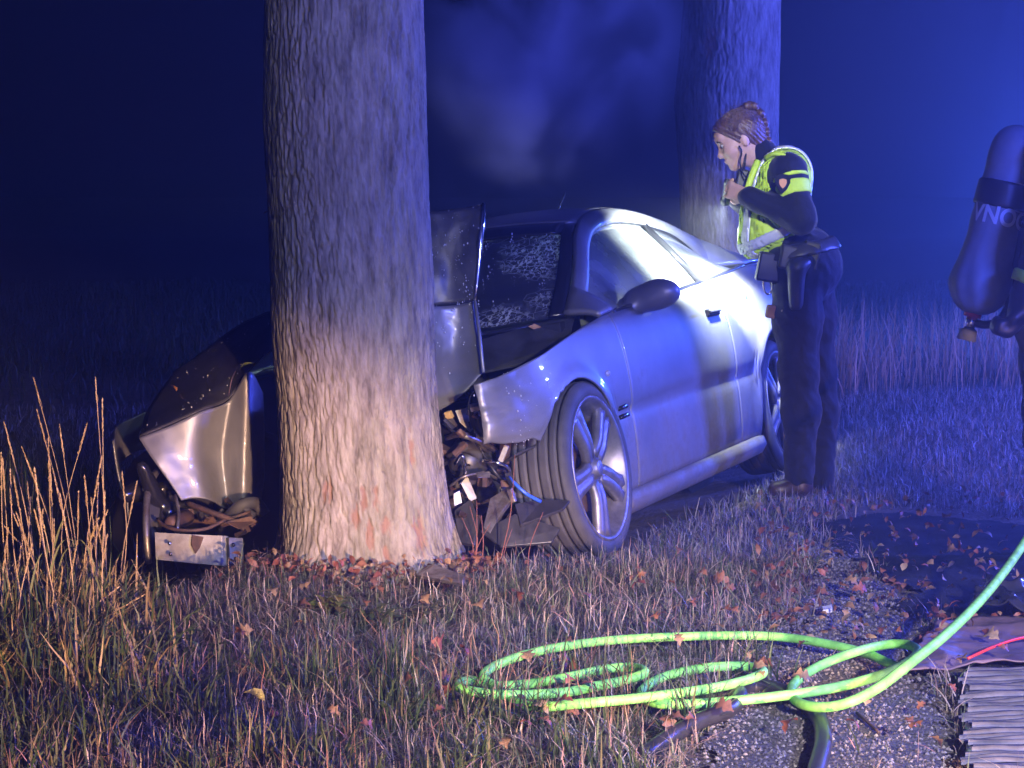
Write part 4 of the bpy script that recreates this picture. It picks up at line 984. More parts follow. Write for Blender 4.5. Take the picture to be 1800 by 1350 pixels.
# hi-vis vest with silver bands; slabs follow the lean of the torso
vt = torso(Sdf()); vt.ell(O(1330, 425), (.05, .10, .06), .07)
sh_l, sh_r = O(1386, 300, -.20), O(1372, 302, .20)
def armhole(X, Y, Z):
    P = np.stack([X, Y, Z], -1)
    return np.maximum(.098 - segd(P, O(1384, 306, -.235), O(1402, 372, -.27), 0, 0), .098 - segd(P, O(1372, 306, .235), O(1365, 372, .27), 0, 0))
vb = O(1330, 452); vq = O(1425, 405)
nv = np.array([vq[2] - vb[2], 0, -(vq[0] - vb[0])]); nv /= np.linalg.norm(nv)      # slanting lower hem
def hem(X, Y, Z): return (X - vb[0]) * nv[0] + (Z - vb[2]) * nv[2] if nv[2] < 0 else -((X - vb[0]) * nv[0] + (Z - vb[2]) * nv[2])
nk = O(1340, 285)
def vclip(X, Y, Z):
    return np.maximum(np.maximum(hem(X, Y, Z), armhole(X, Y, Z)), .085 - np.sqrt((X - nk[0])**2 + (Y - nk[1])**2 + (Z - nk[2] - .02)**2))
soft('vest', vt, .009, M['hivis'], off, off=.022, inner=.008, clip=vclip, wr=lambda X, Y, Z: .004 * np.sin(Z * 50 + X * 40), origin=OB, it=1)
def band(h0, h1): return lambda X, Y, Z: np.maximum(np.maximum(-(hem(X, Y, Z) + h1), hem(X, Y, Z) + h0), armhole(X, Y, Z))
soft('reflective_band', vt, .009, M['reflect'], off, off=.031, inner=.010, clip=band(.035, .085), origin=OB, it=1)
soft('reflective_band', vt, .009, M['reflect'], off, off=.029, inner=.010, clip=lambda X, Y, Z: np.maximum(vclip(X, Y, Z), np.minimum(np.abs(Y - OY - .09) - .025, np.abs(Y - OY + .085) - .025) + 0 * X), origin=OB, it=1)
# sleeve band, piping and badge
def axis_slab(a, b, t0, t1):
    d = b - a; L = np.linalg.norm(d); d = d / L
    return lambda X, Y, Z: np.abs((X - a[0]) * d[0] + (Y - a[1]) * d[1] + (Z - a[2]) * d[2] - L * (t0 + t1) / 2) - L * (t1 - t0) / 2
am = limbs(Sdf(), Larm[:2], .03); a0, a1 = Larm[0][0], Larm[1][0]
soft('sleeve_band', am, .008, M['hivis'], off, off=.014, clip=axis_slab(a0, a1, .27, .55), origin=OB, it=1)
soft('sleeve_band', am, .008, M['hivis'], off, off=.014, clip=axis_slab(a0, a1, .12, .20), origin=OB, it=1)
def badge(c, r, y):
    sh = [(-.8, .9), (0, 1.1), (.8, .9), (.85, .1), (.5, -.6), (0, -1.1), (-.5, -.6), (-.85, .1)]
    return [c + np.array([x * r, y, z * r]) for x, z in sh]
bc = O(1370, 323, -.17); bc[1] = a0[1] - .095
bd = mesh('badge', badge(bc, .036, 0), [list(range(8))[::-1]], M['navy'], off, smooth=False, solid=.008, origin=OB)
mesh('badge_crest', badge(bc, .018, -.006), [list(range(8))[::-1]], M['emblem'], bd, smooth=False, solid=.004, origin=OB)
pip = [O(1332, 283, -.13), O(1324, 302, -.145), O(1316, 325, -.15), O(1308, 350, -.15)]
tube('vest_piping', spline(pip, 12), .014, M['hivis'], off, seg=8, origin=OB)
tube('vest_piping', spline([O(1346, 277, -.12), O(1362, 270, -.17), O(1380, 275, -.19), O(1392, 290, -.20)], 12), .010, M['hivis'], off, seg=8, origin=OB)
soft('collar', Sdf().cap(O(1356, 292), O(1334, 262), .062, .062, .02), .008, M['navy'], off, origin=OB, clip=axis_slab(O(1356, 292), O(1334, 262), .1, .95))
# earpiece cord, radio, duty belt
tube('earpiece_cord', spline([O(1299, 256, -.085), O(1304, 266, -.082), O(1301, 285, -.07), O(1306, 305, -.10), O(1318, 318, -.13)], 16), .0035, M['plastic'], off, seg=6, origin=OB)
rd = O(1302, 325, -.05); rdo = box('radio', (.05, .04, .13), rd, M['plastic'], off, rot=(0, rad(12), 0), origin=OB, bevel=.008)
tube('radio_aerial', [rd + [.012, 0, .06], rd + [.02, 0, .13]], .005, M['plastic'], rdo, seg=6, origin=OB)
bl = legs(Sdf(), .012)
soft('duty_belt', bl, .009, M['plastic'], off, off=.022, clip=lambda X, Y, Z: np.abs(Z - O(1400, 432)[2] - .18 * (X - OB[0])) - .028, origin=OB, it=1)
for (px, py, dy, sz, mk, nm) in ((1352, 470, -.13, (.10, .05, .12), 'plastic', 'pouch'), (1385, 452, -.17, (.07, .05, .10), 'plastic', 'pouch'), (1425, 450, -.16, (.07, .05, .12), 'plastic', 'pouch'),
                                 (1357, 548, -.12, (.050, .04, .055), 'tanpouch', 'pouch'), (1378, 547, -.16, (.028, .03, .018), 'tanpouch', 'pouch'), (1430, 596, -.12, (.035, .02, .075), 'tanpouch', 'pouch'), (1406, 560, -.19, (.035, .02, .04), 'greyplast', 'pouch')):
    box(nm, sz, O(px, py, dy), M[mk], off, rot=(0, rad(10), 0), origin=OB, bevel=.010)
soft('holster', Sdf().cap(O(1400, 470, -.20), O(1399, 535, -.19), .040, .030, .03).cap(O(1400, 470, -.20), O(1418, 462, -.20), .03, .02, .03), .009, M['plastic'], off, origin=OB)
kr = [O(1350, 498, -.12) + np.array([.020 * math.cos(a), 0, .045 * math.sin(a)]) for a in np.linspace(0, 2 * math.pi, 17)]
tube('carabiner', kr, .004, M['chrome'], off, seg=6, origin=OB)
# the torch in her hand: a lit lamp
TP = O(1276, 337, -.02); TT_ = toworld([(2.30, -.68, .74)])[0]; td = (TT_ - TP) / np.linalg.norm(TT_ - TP)
torch = thing('torch', TP, 'lit torch held under the officer\'s chin, shining on the car', 'torch')
V, Fc = tube_vf(spline([TP - td * .07, TP - td * .02, TP + td * .035, TP + td * .045, TP + td * .07], 14), [.013] * 8 + [.014, .016, .019, .021, .021, .021], 14, False)
mesh('torch_body', V - TP, Fc, M['plastic'], torch)
ml = bpy.data.materials.new('torch_lamp'); ml.use_nodes = True; ml.node_tree.nodes['Principled BSDF'].inputs['Emission Color'].default_value = (.85, .93, 1, 1); ml.node_tree.nodes['Principled BSDF'].inputs['Emission Strength'].default_value = 60
V, Fc = tube_vf([TP + td * .060, TP + td * .063], .0205, 14); mesh('torch_lens', V - TP, Fc, ml, torch)
spot('torch_light', tuple(TP + td * .09), tuple(TT_), 1700, (.88, .95, 1.0), 42, .8, .02)
spot('torch_spill_light', tuple(TP + td * .09), tuple(toworld([(1.9, -.3, .75)])[0]), 360, (.88, 1.0, .93), 130, 1.0, .02)
# ------------------------------------------------------------------ firefighter at the right edge, back turned
FYD = 6.35
def Q(px, py, dy=0.0): return W(px, py, FYD + dy)
FB = np.array([Q(1880, 990)[0], FYD, float(ground_h(Q(1880, 990)[0], FYD))])
ff = thing('person', FB, 'firefighter in a dark suit cut off by the right edge of the picture', 'person')
sc_ = 520.0
def ffs(g):
    s = Sdf()
    s.ell(Q(1868, 330, 0), np.array([.13, .20, .22]) + g, .08, np.array(Matrix.Rotation(rad(16), 3, 'Y'))).ell(Q(1852, 440), np.array([.13, .17, .17]) + g, .08).ell(Q(1848, 520), np.array([.14, .18, .14]) + g, .08)
    s.cap(Q(1880, 265, -.17), Q(1880, 265, .17), .085 + g, .085 + g, .08)
    return s
def ffleg(s, g):
    limbs(s, [(Q(1848, 540, -.10), .10 + g), (Q(1858, 745, -.12), .075 + g), (Q(1850, 930, -.13), .06 + g)], .06)
    return limbs(s, [(Q(1860, 540, .10), .10 + g), (Q(1885, 745, .12), .075 + g), (Q(1880, 930, .14), .06 + g)], .06)
RA = [(Q(1875, 275, -.24), .075), (Q(1850, 410, -.30), .062), (Q(1806, 525, -.28), .048)]
LA = [(Q(1885, 275, .24), .075), (Q(1905, 400, .30), .062), (Q(1975, 470, .20), .048)]
fb = ffs(-.03); ffleg(fb, -.02); limbs(fb, [(p, r - .02) for p, r in RA], .04); limbs(fb, [(p, r - .02) for p, r in LA], .04)
fb.cap(Q(1890, 255), Q(1915, 205), .06, .06, .03)
FH = Q(1930, 160)
fb.ell(FH, (.095, .078, .10), .03).ell(FH + [.04, 0, -.05], (.055, .055, .06), .03).cap(FH + [.085, 0, -.005], FH + [.108, 0, -.03], .008, .012, .01).ell(FH + [.075, 0, -.095], (.02, .025, .018), .02)
for sy in (-1, 1): fb.ell(FH + [-.01, sy * .078, -.01], (.016, .01, .03), .006)
hand(fb, Q(1800, 535, -.28), Q(1778, 572, -.27), np.array([0, 1., .1]), Q(1765, 590, -.27), .010)
hand(fb, Q(1982, 476, .19), Q(2010, 490, .15), np.array([0, 1., .1]), Q(2010, 500, .1), .010)
soft('body', fb, .010, M['skin'], ff, origin=FB, it=1)
wr2 = lambda X, Y, Z: .008 * np.sin(Z * 34 + 4 * np.sin(X * 17 + Y * 9)) * np.sin(X * 25 + Z * 13 + Y * 11)
js = ffs(.01); limbs(js, RA, .05); limbs(js, LA, .05)
soft('fire_jacket', js, .014, M['suit'], ff, off=.012, wr=wr2, origin=FB)
soft('fire_trousers', ffleg(Sdf().ell(Q(1850, 535), (.14, .18, .10), .08), .012), .014, M['suit'], ff, off=.012, wr=wr2, origin=FB)
for px, dy in ((1850, -.13), (1880, .14)):
    a = Q(px, 900, dy); b = a.copy(); b[2] = FB[2] + .06; soft('boot', Sdf().cap(a, b, .075, .065, .04).cap(b, b + [.17, 0, -.005], .058, .05, .04), .012, M['leather'], ff, origin=FB)
for (p0, p1, t0, t1) in ((RA[1][0], RA[2][0], .62, .80), (LA[1][0], LA[2][0], .62, .80)):
    soft('cuff_stripe', Sdf().cap(p0, p1, .062, .048), .010, M['hivis'], ff, off=.022, clip=axis_slab(p0, p1, t0, t1), origin=FB, it=1)
for (p0, p1) in ((Q(1858, 745, -.12), Q(1850, 930, -.13)), (Q(1885, 745, .12), Q(1880, 930, .14))):
    soft('leg_stripe', Sdf().cap(p0, p1, .087, .072), .012, M['hivis'], ff, off=.018, clip=axis_slab(p0, p1, .5, .65), origin=FB, it=1)
hm = Sdf().ell(FH + [-.005, 0, .04], (.135, .115, .115), .02)
soft('helmet', hm, .012, M['hivis'], ff, clip=lambda X, Y, Z: (FH[2] + .0) - Z - .25 * (X - FH[0]) - .02, origin=FB)
soft('helmet_brim', Sdf().ell(FH + [.0, 0, .028], (.165, .14, .014), .01), .008, M['plastic'], ff, origin=FB)
gl = Sdf(); hand(gl, Q(1800, 535, -.28), Q(1778, 572, -.27), np.array([0, 1., .1]), Q(1765, 590, -.27), .015)
gl.cap(Q(1806, 520, -.28), Q(1798, 545, -.28), .052, .04, .03)
soft('glove', gl, .008, M['plastic'], ff, off=.006, origin=FB, it=1)
gl = Sdf(); hand(gl, Q(1982, 476, .19), Q(2010, 490, .15), np.array([0, 1., .1]), Q(2010, 500, .1), .015)
soft('glove', gl, .010, M['plastic'], ff, off=.006, origin=FB, it=1)

# breathing apparatus on his back
ct_, cb_ = Q(1784, 262, -.05), Q(1722, 505, -.05)
ad = (ct_ - cb_); CL = np.linalg.norm(ad); ad = ad / CL
ba = thing('breathing_apparatus', cb_, 'blue-lit covered air cylinder lettered VNOG on the firefighter\'s back', 'air cylinder')
cs = Sdf().cap(cb_, ct_, .088, .080, .02).ell(cb_ + ad * .02, (.092, .092, .09), .05)
soft('cylinder_cover', cs, .008, M['cover'], ba, off=.0, wr=lambda X, Y, Z: .003 * np.sin(np.arctan2(Y - cb_[1], X - cb_[0]) * 9) * np.exp(-((Z - cb_[2]) / .10)**2) + .0015 * np.sin(Z * 60), origin=cb_)
# retaining strap round the cylinder, with two thin bright edges
strap = Sdf().cap(cb_, ct_, .088, .080, .02)
soft('cylinder_strap', strap, .007, M['plastic'], ba, off=.008, clip=axis_slab(cb_, ct_, .57, .76), origin=cb_)
side = np.cross(ad, [0, 1, 0]); side /= np.linalg.norm(side)      # in picture: to the right across the cylinder
if side[0] < 0: side = -side
fwd = np.cross(side, ad); fwd = -fwd if fwd[1] > 0 else fwd        # towards the photographer
for t in (.57, .76):
    c = cb_ + ad * CL * t; ring = [c + (side * math.sin(a) + fwd * math.cos(a)) * .0935 for a in np.linspace(.15, 1.2, 10)]
    tube('strap_edge', ring, .0025, M['reflect'], ba, seg=5, origin=cb_)
# harness band over the right flank of the cylinder
hp = [ct_ + ad * .09 + side * .05 + fwd * .02, ct_ + ad * .03 + side * .085 + fwd * .045, cb_ + ad * CL * .66 + side * .085 + fwd * .055, cb_ + ad * CL * .35 + side * .10 + fwd * .055, cb_ + side * .11 + fwd * .05, cb_ - ad * .07 + side * .12 + fwd * .05]
hb = spline(hp, 24); V = []
for p in hb:
    for q in (-.045, -.02, .02, .045): V.append(p + side * .006 + side * q * .8 + fwd * (.010 - abs(q) * .3))
mesh('harness_band', V, gridf(24, 4).copy(), M['plastic'], ba, solid=.012, origin=cb_)
mesh('back_plate', [cb_ + side * x + ad * y + fwd * z for x, y, z in ((.10, -.02, -.09), (.13, -.02, .09), (.13, CL, .09), (.10, CL, -.09))], [[0, 1, 2, 3]], M['plastic'], ba, solid=.02, origin=cb_)
# valve
vb_ = cb_ - ad * .088
tube('valve_neck', [vb_ + ad * .02, vb_ - ad * .015], .030, M['redcord'], ba, seg=14, origin=cb_)
tube('valve_body', [vb_ - ad * .01, vb_ - ad * .055], .018, M['chrome'], ba, seg=12, origin=cb_)
tube('valve_wheel', [vb_ - ad * .052 - side * .002, vb_ - ad * .06, vb_ - ad * .095], [.016, .030, .034], M['cover'], ba, seg=12, origin=cb_)
tube('pressure_hose', spline([vb_ - ad * .03, vb_ - ad * .03 + side * .05, vb_ + side * .09 + fwd * .02, cb_ + side * .12], 14), .014, M['plastic'], ba, seg=8, origin=cb_)
# lettering wrapped on the cover
tcv = bpy.data.curves.new('lettering', 'FONT'); tcv.body = 'VNOG'; tcv.size = .072; tcv.offset = .0022; tcv.align_x = 'LEFT'; tcv.space_character = 1.02
to = bpy.data.objects.new('lettering', tcv); COL.objects.link(to)
dg = bpy.context.evaluated_depsgraph_get(); tm = bpy.data.meshes.new_from_object(to.evaluated_get(dg)); bpy.data.objects.remove(to)
bm_ = bmesh.new(); bm_.from_mesh(tm); bmesh.ops.triangulate(bm_, faces=bm_.faces[:]); bmesh.ops.subdivide_edges(bm_, edges=[e for e in bm_.edges if e.calc_length() > .012], cuts=3)
vs = np.array([v.co for v in bm_.verts]); bm_.verts.index_update(); fs = [[v.index for v in f.verts] for f in bm_.faces]; bm_.free()
wid = vs[:, 0].max(); rC = .0885
ang = (vs[:, 0] / rC) - 1.32; c0 = cb_ + ad * (CL * .455)
PT_ = c0 + np.outer(vs[:, 1] * 1.12, ad) + (np.outer(np.sin(ang), side) + np.outer(np.cos(ang), fwd)) * rC
mesh('lettering', PT_, fs, M['letter'], ba, smooth=False, origin=cb_)
# ------------------------------------------------------------------ hoses
hz = .05
gp = [(1590, 1178, hz), (1560, 1165, hz), (1517, 1147, hz), (1443, 1130, hz), (1373, 1120, hz), (1300, 1117, hz), (1170, 1120, hz), (1060, 1127, hz), (960, 1142, hz), (890, 1162, hz), (850, 1186, hz), (868, 1204, .03), (930, 1202, .03),
      (1000, 1190, hz), (1060, 1177, hz), (1110, 1173, hz), (1133, 1183, .06), (1093, 1197, hz), (1043, 1207, hz), (1000, 1216, hz), (930, 1221, hz), (860, 1220, hz), (806, 1208, hz), (828, 1196, .035), (872, 1208, .03), (895, 1228, .04), (940, 1242, hz),
      (1030, 1236, .065), (1150, 1224, .07), (1270, 1206, .07), (1340, 1184, .06), (1318, 1172, .05), (1250, 1173, .05), (1180, 1186, .035), (1138, 1205, .03), (1128, 1226, .04), (1175, 1238, .05), (1280, 1233, .055), (1450, 1212, .065), (1560, 1182, .075),
      (1612, 1150, .08), (1598, 1134, .075), (1560, 1133, .07), (1500, 1147, .075), (1430, 1176, .06), (1392, 1208, .045), (1402, 1234, .05), (1440, 1243, .06), (1485, 1237, .075)]
P = [G(x, y, z) * 1.0 for x, y, z in gp]
P = []
for x, y, z in gp:                                        # pixel of the hose itself, lying z above the soil
    lo_, hi_ = 2.5, 9.0
    for i in range(40):
        m_ = (lo_ + hi_) / 2; p = W(x, y, m_)
        if p[2] > ground_h(p[0], p[1]) + z: lo_ = m_
        else: hi_ = m_
    P.append(W(x, y, lo_))
yb0 = P[-1][1]
for x, y, dy in ((1540, 1211, .03), (1600, 1166, .10), (1660, 1118, .25), (1710, 1070, .45), (1755, 1018, .70), (1800, 955, 1.0), (1850, 870, 1.35), (1905, 760, 1.62), (1955, 640, 1.85), (1990, 540, 1.98)): P.append(W(x, y, yb0 + dy))
P.append(Q(2012, 490, .12)); P.append(Q(2040, 480, .10))
P = np.array(P)
hp_ = spline(P, 520)
tag(tube('fire_hose', hp_, .0116, M['hose'], None, seg=14, origin=P[10]), 'bright green fire hose lying in loops and rising to the right', 'hose')
bk = [(1130, 1345, .02), (1180, 1318, .03), (1230, 1298, .04), (1280, 1282, .045), (1300, 1258, .045), (1296, 1236, .035), (1320, 1222, .022), (1360, 1228, .024), (1405, 1250, .026), (1440, 1285, .027), (1447, 1325, .027), (1438, 1365, .027), (1420, 1430, .027)]
P = np.array([G(x, y, z) for x, y, z in bk]); tag(tube('suction_hose', spline(P, 140), .019, M['hose2'], None, seg=12, origin=P[0]), 'thin black hose passing under the green hose on the gravel', 'hose')

# ------------------------------------------------------------------ sheets at the lower right
def cloth(name, quad, up, m, amp, freq, seed, label, cat, n=60):
    c = [G(*q)[:2] for q in quad]; s = np.linspace(0, 1, n); S, T = np.meshgrid(s, s, indexing='ij')
    B = lambda i: (1 - S) * (1 - T) * c[0][i] + S * (1 - T) * c[1][i] + S * T * c[2][i] + (1 - S) * T * c[3][i]
    X, Y = B(0), B(1); X = X + (fbm(S * 3, T * 3, seed + 1) - .45) * .06; Y = Y + (fbm(S * 3, T * 3, seed + 2) - .45) * .06
    rd_ = 1 - np.abs(2 * fbm(X * freq, Y * freq, seed, 3) / .875 - 1)
    Z = ground_h(X, Y) + up + amp * rd_**2
    V = np.stack([X, Y, Z], -1).reshape(-1, 3); o = V.mean(0); o[2] -= up
    return tag(mesh(name, V, gridf(n, n)[:, ::-1].copy(), M[m], None, solid=.004, origin=o), label, cat)
cloth('ground_sheet', ((1585, 1212), (1640, 1118), (1860, 1112), (1880, 1192)), .03, 'tarp', .02, 5, 3, 'greyish purple tarpaulin spread behind the ribbed mat', 'tarpaulin')
cloth('ground_sheet', ((1700, 1112), (1735, 1070), (1950, 1050), (1950, 1140)), .05, 'sheet', .05, 9, 7, 'shiny black plastic sheet with folds at the right edge', 'plastic sheet')
tag(tube('red_string', spline([G(1700, 1200, .06), G(1745, 1186, .07), G(1790, 1174, .075), G(1850, 1160, .07)], 20), .004, M['redcord'], None, seg=6, origin=G(1745, 1186)), 'thin red cord lying on the grey tarpaulin', 'cord')
c4 = [G(*q)[:2] for q in ((1700, 1398), (1692, 1204), (1890, 1196), (1960, 1398))]
mtq = thing('ribbed_mat', (c4[0][0], c4[0][1], .1), 'pale ribbed mat lying in the lower right corner', 'mat'); mo_ = np.array([c4[0][0], c4[0][1], .1])
nr = 34; rgs_m = np.random.default_rng(2)
for k in range(nr):
    ja, jb = rgs_m.uniform(-.05, .05), rgs_m.uniform(-.08, .08); a, b = (k + ja) / nr, (k + .58 + jb) / nr; xs = np.linspace(0, 1, 14); V = []
    for s in xs:
        for t, dz_ in ((a, 0), (a + .12 / nr, .009), (b - .12 / nr, .009), (b, 0)):
            L_ = c4[0] + (c4[1] - c4[0]) * t; R_ = c4[3] + (c4[2] - c4[3]) * t; p = L_ + (R_ - L_) * (s + .05 * math.sin(k * 7.3) * (1 - s))
            V.append((p[0], p[1], ground_h(p[0], p[1]) + .036 + dz_ * (.8 + .35 * math.sin(k * 3.7 + s * 2)) + .002 * math.sin(s * 9 + k)))
    mesh('rib', V, gridf(14, 4).copy(), M['ribs'], mtq, origin=mo_)
V = [(*(p), ground_h(*p) + .034) for p in c4]; V = []
for t in np.linspace(0, 1, 12):
    for s in np.linspace(0, 1, 12):
        L_ = c4[0] + (c4[1] - c4[0]) * t; R_ = c4[3] + (c4[2] - c4[3]) * t; p = L_ + (R_ - L_) * s; V.append((p[0], p[1], ground_h(*p) + .030))
mesh('mat_base', V, gridf(12, 12).copy(), M['sheet'], mtq, solid=.006, origin=mo_)

# ------------------------------------------------------------------ grass
MATP = [c for c in c4]; TARP = [G(*q)[:2] for q in ((1585, 1212), (1640, 1118), (1860, 1112), (1880, 1192))]
def nograss(X, Y):
    k = np.hypot(X - TB[0], Y - TB[1]) < .255
    k |= inpoly(X + (fbm(X * 4, Y * 4, 91) - .47) * .5, Y + (fbm(X * 4, Y * 4, 92) - .47) * .7 - .12, ROAD) | inpoly(X, Y, MATP) | inpoly(X, Y, TARP)
    k |= inpoly(X, Y, PATH) & (rng.random(X.shape) < .93 + .14 * (fbm(X * 5, Y * 5, 77) < .5))
    L_ = toloc(np.stack([X, Y, ground_h(X, Y) + .2], -1))
    k |= (L_[:, 0] > -.35) & (L_[:, 0] < 3.3) & (np.abs(L_[:, 1]) < .80)
    return k
def blades(X, Y, Hh, wid, lean, pal, seed, z=None, bend=1.0, n=4):
    """one ribbon of n segments per blade"""
    rg = np.random.default_rng(seed); N = len(X); a = rg.random(N) * 2 * np.pi; tw = rg.random(N) * np.pi
    Z = ground_h(X, Y) - .01 if z is None else z
    base = np.stack([X, Y, Z], -1); d = np.stack([np.cos(a), np.sin(a), 0 * a], -1); s = np.stack([np.cos(tw), np.sin(tw), 0 * tw], -1)
    t = np.linspace(0, 1, n + 1); ln = lean * rg.random(N)**1.3; kink = rg.normal(0, .04, (N, n + 1))
    V = []
    for i in range(n + 1):
        off_ = (t[i] ** (1 + bend) * ln + kink[:, i] * t[i])[:, None] * d * Hh[:, None]
        up = (t[i] * (1 - .42 * ln * t[i]))[:, None] * Hh[:, None] * np.array([[0, 0, 1]]) if np.ndim(ln) else 0
        c = base + off_ + up; w_ = wid * (1 - t[i] ** 2.2) * (.55 + .45 * min(1, t[i] * 3)) + .0003
        V += [c - s * w_, c + s * w_]
    V = np.stack(V, 1)
    k = np.arange(n) * 2; Fq = np.stack([k, k + 1, k + 3, k + 2], -1)[None] + (np.arange(N) * 2 * (n + 1))[:, None, None]
    c = np.repeat(pal[rg.integers(0, len(pal), N)] * (rg.random((N, 1)) * .6 + .7), 2 * (n + 1), 0)
    return V.reshape(-1, 3), Fq.reshape(-1, 4), c
def grass(name, X, Y, Hh, wid, lean, pal, seed, label, bend=1.0, blue_lift=0.0):
    V, Fq, c = blades(X, Y, Hh, wid, lean, np.array(pal), seed, bend=bend)
    if blue_lift: g_ = c.mean(1, keepdims=True); c = c * (1 - blue_lift) + blue_lift * g_ * np.array([[1.2, 1.15, 1.25]]) * 1.25       # greyed and lifted in colour so the turf reads as blue-lit
    return setting(mesh(name, V, Fq, M['blade'], None, col=c, smooth=False), 'stuff', label)
def scatter(n, x0, x1, y0, y1, seed, mask=True):
    rg = np.random.default_rng(seed); X = rg.uniform(x0, x1, n); Y = rg.uniform(y0, y1, n)
    if mask: k = ~nograss(X, Y); X, Y = X[k], Y[k]
    return X, Y, rg
GREEN = [(.045, .085, .020), (.06, .10, .025), (.08, .12, .035), (.035, .07, .02), (.10, .12, .04)]
STRAW = [(.29, .20, .11), (.23, .15, .075), (.34, .25, .15), (.18, .10, .06), (.25, .13, .08)]
MIX = GREEN[1:] + STRAW[:3] + [(.16, .13, .06), (.20, .16, .09), (.14, .15, .07), (.26, .21, .13)]
PALE = GREEN[2:] + STRAW + [(.20, .16, .09), (.3, .26, .18)]
DARK = [(.02, .035, .01), (.03, .04, .015), (.04, .035, .018)]
# short turf of the verge
X, Y, rg = scatter(130000, -2.2, 2.6, 3.3, 6.4, 1); kk = (np.abs(X) < .30 * Y + .15); X, Y = X[kk], Y[kk]; den = fbm(X * 3, Y * 3, 5)
grass('short_grass', X, Y, (.025 + .095 * den * rg.random(len(X))) * 1.0, .0015, 1.9, MIX, 11, 'short mixed green and straw turf in the foreground', blue_lift=.22)
X, Y, rg = scatter(90000, -4, 5, 6.3, 12, 2); kk = (np.abs(X) < .30 * Y + .3); X, Y = X[kk], Y[kk]
grass('short_grass', X, Y, .03 + .06 * rg.random(len(X)), .0024, 1.0, PALE, 12, 'short verge turf beyond the car', blue_lift=.6)
X, Y, rg = scatter(40000, -8, 9, 12, 26, 3); kk = (np.abs(X) < .30 * Y + .5); X, Y = X[kk], Y[kk]
grass('field_grass', X, Y, .05 + .12 * rg.random(len(X)), .005, .8, DARK, 13, 'rough grass of the dark field behind')
# matted thatch: old blades lying over each other
X, Y, rg = scatter(26000, -1.8, 2.4, 3.3, 7.4, 21); kk = (np.abs(X) < .30 * Y + .15); X, Y = X[kk], Y[kk]
V, Fq, c = blades(X, Y, .035 + .06 * rg.random(len(X)), .0014, 2.6, np.array([(.30, .25, .21), (.22, .18, .16), (.36, .30, .26), (.16, .11, .09), (.11, .14, .07), (.08, .11, .04), (.28, .16, .14)]), 22, z=ground_h(X, Y) + .005 + .022 * rg.random(len(X)), bend=.1)
setting(mesh('matted_grass', V, Fq, M['blade'], None, col=c, smooth=False), 'stuff', 'matted dead grass lying on the verge')
# longer dry bents among the turf, left and centre
X, Y, rg = scatter(2400, -1.5, .3, 3.5, 4.9, 4); den = fbm(X * 2.2, Y * 2.2, 41); kk = den + rg.normal(0, .05, len(X)) > .46 + .12 * sst(Y, 4.3, 5.0); X, Y = X[kk], Y[kk]
grass('dry_grass', X, Y, .06 + .11 * rg.random(len(X)), .0013, 1.1, [tuple(.8 * q for q in g) for g in STRAW + [(.30, .15, .09), (.36, .22, .13)]], 14, 'long dry bents in front of the trunk', .4)
X, Y, rg = scatter(1600, .2, 1.8, 3.6, 6.1, 5)
grass('dry_grass', X, Y, .04 + .09 * rg.random(len(X)), .0014, 1.3, STRAW, 15, 'dry bents beside the coiled hose', .6, blue_lift=.4)
# green tufts along the bottom edge
cx = np.random.default_rng(6).uniform(-1.2, .9, 60); cy = np.random.default_rng(7).uniform(3.6, 4.6, 60); k = np.random.default_rng(8).integers(0, 60, 3200)
X = cx[k] + np.random.default_rng(9).normal(0, .035, 3200); Y = cy[k] + np.random.default_rng(10).normal(0, .035, 3200); kk = ~nograss(X, Y); X, Y = X[kk], Y[kk]
grass('tufted_grass', X, Y, .06 + .11 * np.random.default_rng(11).random(len(X)), .0026, 1.0, [tuple(.65 * q for q in g) for g in GREEN + [(.12, .16, .05), (.2, .18, .08)]], 16, 'green grass tufts along the lower edge')
# rank grass, left
X, Y, rg = scatter(15000, -2.2, -.72, 4.3, 6.2, 12); kk = rg.random(len(X)) < sst(-X + .25 * (4.9 - Y), .85 + 0 * X, 1.2); X, Y = X[kk], Y[kk]
grass('rank_grass', X, Y, .08 + .19 * rg.random(len(X)), .0036, 1.1, [tuple(.9 * q for q in g) for g in GREEN + [(.10, .13, .04), (.18, .16, .07), (.34, .26, .10), (.4, .3, .12), (.28, .2, .08)]], 17, 'rank green grass below the seed heads on the left', .9)
X, Y, rg = scatter(9000, -4.0, -1.3, 6.4, 10, 13)
grass('ditch_grass', X, Y, .18 + .35 * rg.random(len(X)), .004, .8, GREEN + STRAW[:2], 18, 'dark grass in the ditch left of the car', .8)
# tall dry reeds behind the officer
X, Y, rg = scatter(2600, 1.5, 4.0, 11.8, 14.2, 14, False); kk = rg.random(len(X)) < .25 + .75 * sst(fbm(X * 3, Y * 2, 61), .40, .6); X, Y = X[kk], Y[kk]
grass('reeds', X, Y, .25 + .35 * rg.random(len(X)), .0035, .45, [(.40, .24, .14), (.34, .20, .12), (.30, .2, .1), (.45, .30, .18)], 19, 'tall dry reddish reeds behind the officer', .6)

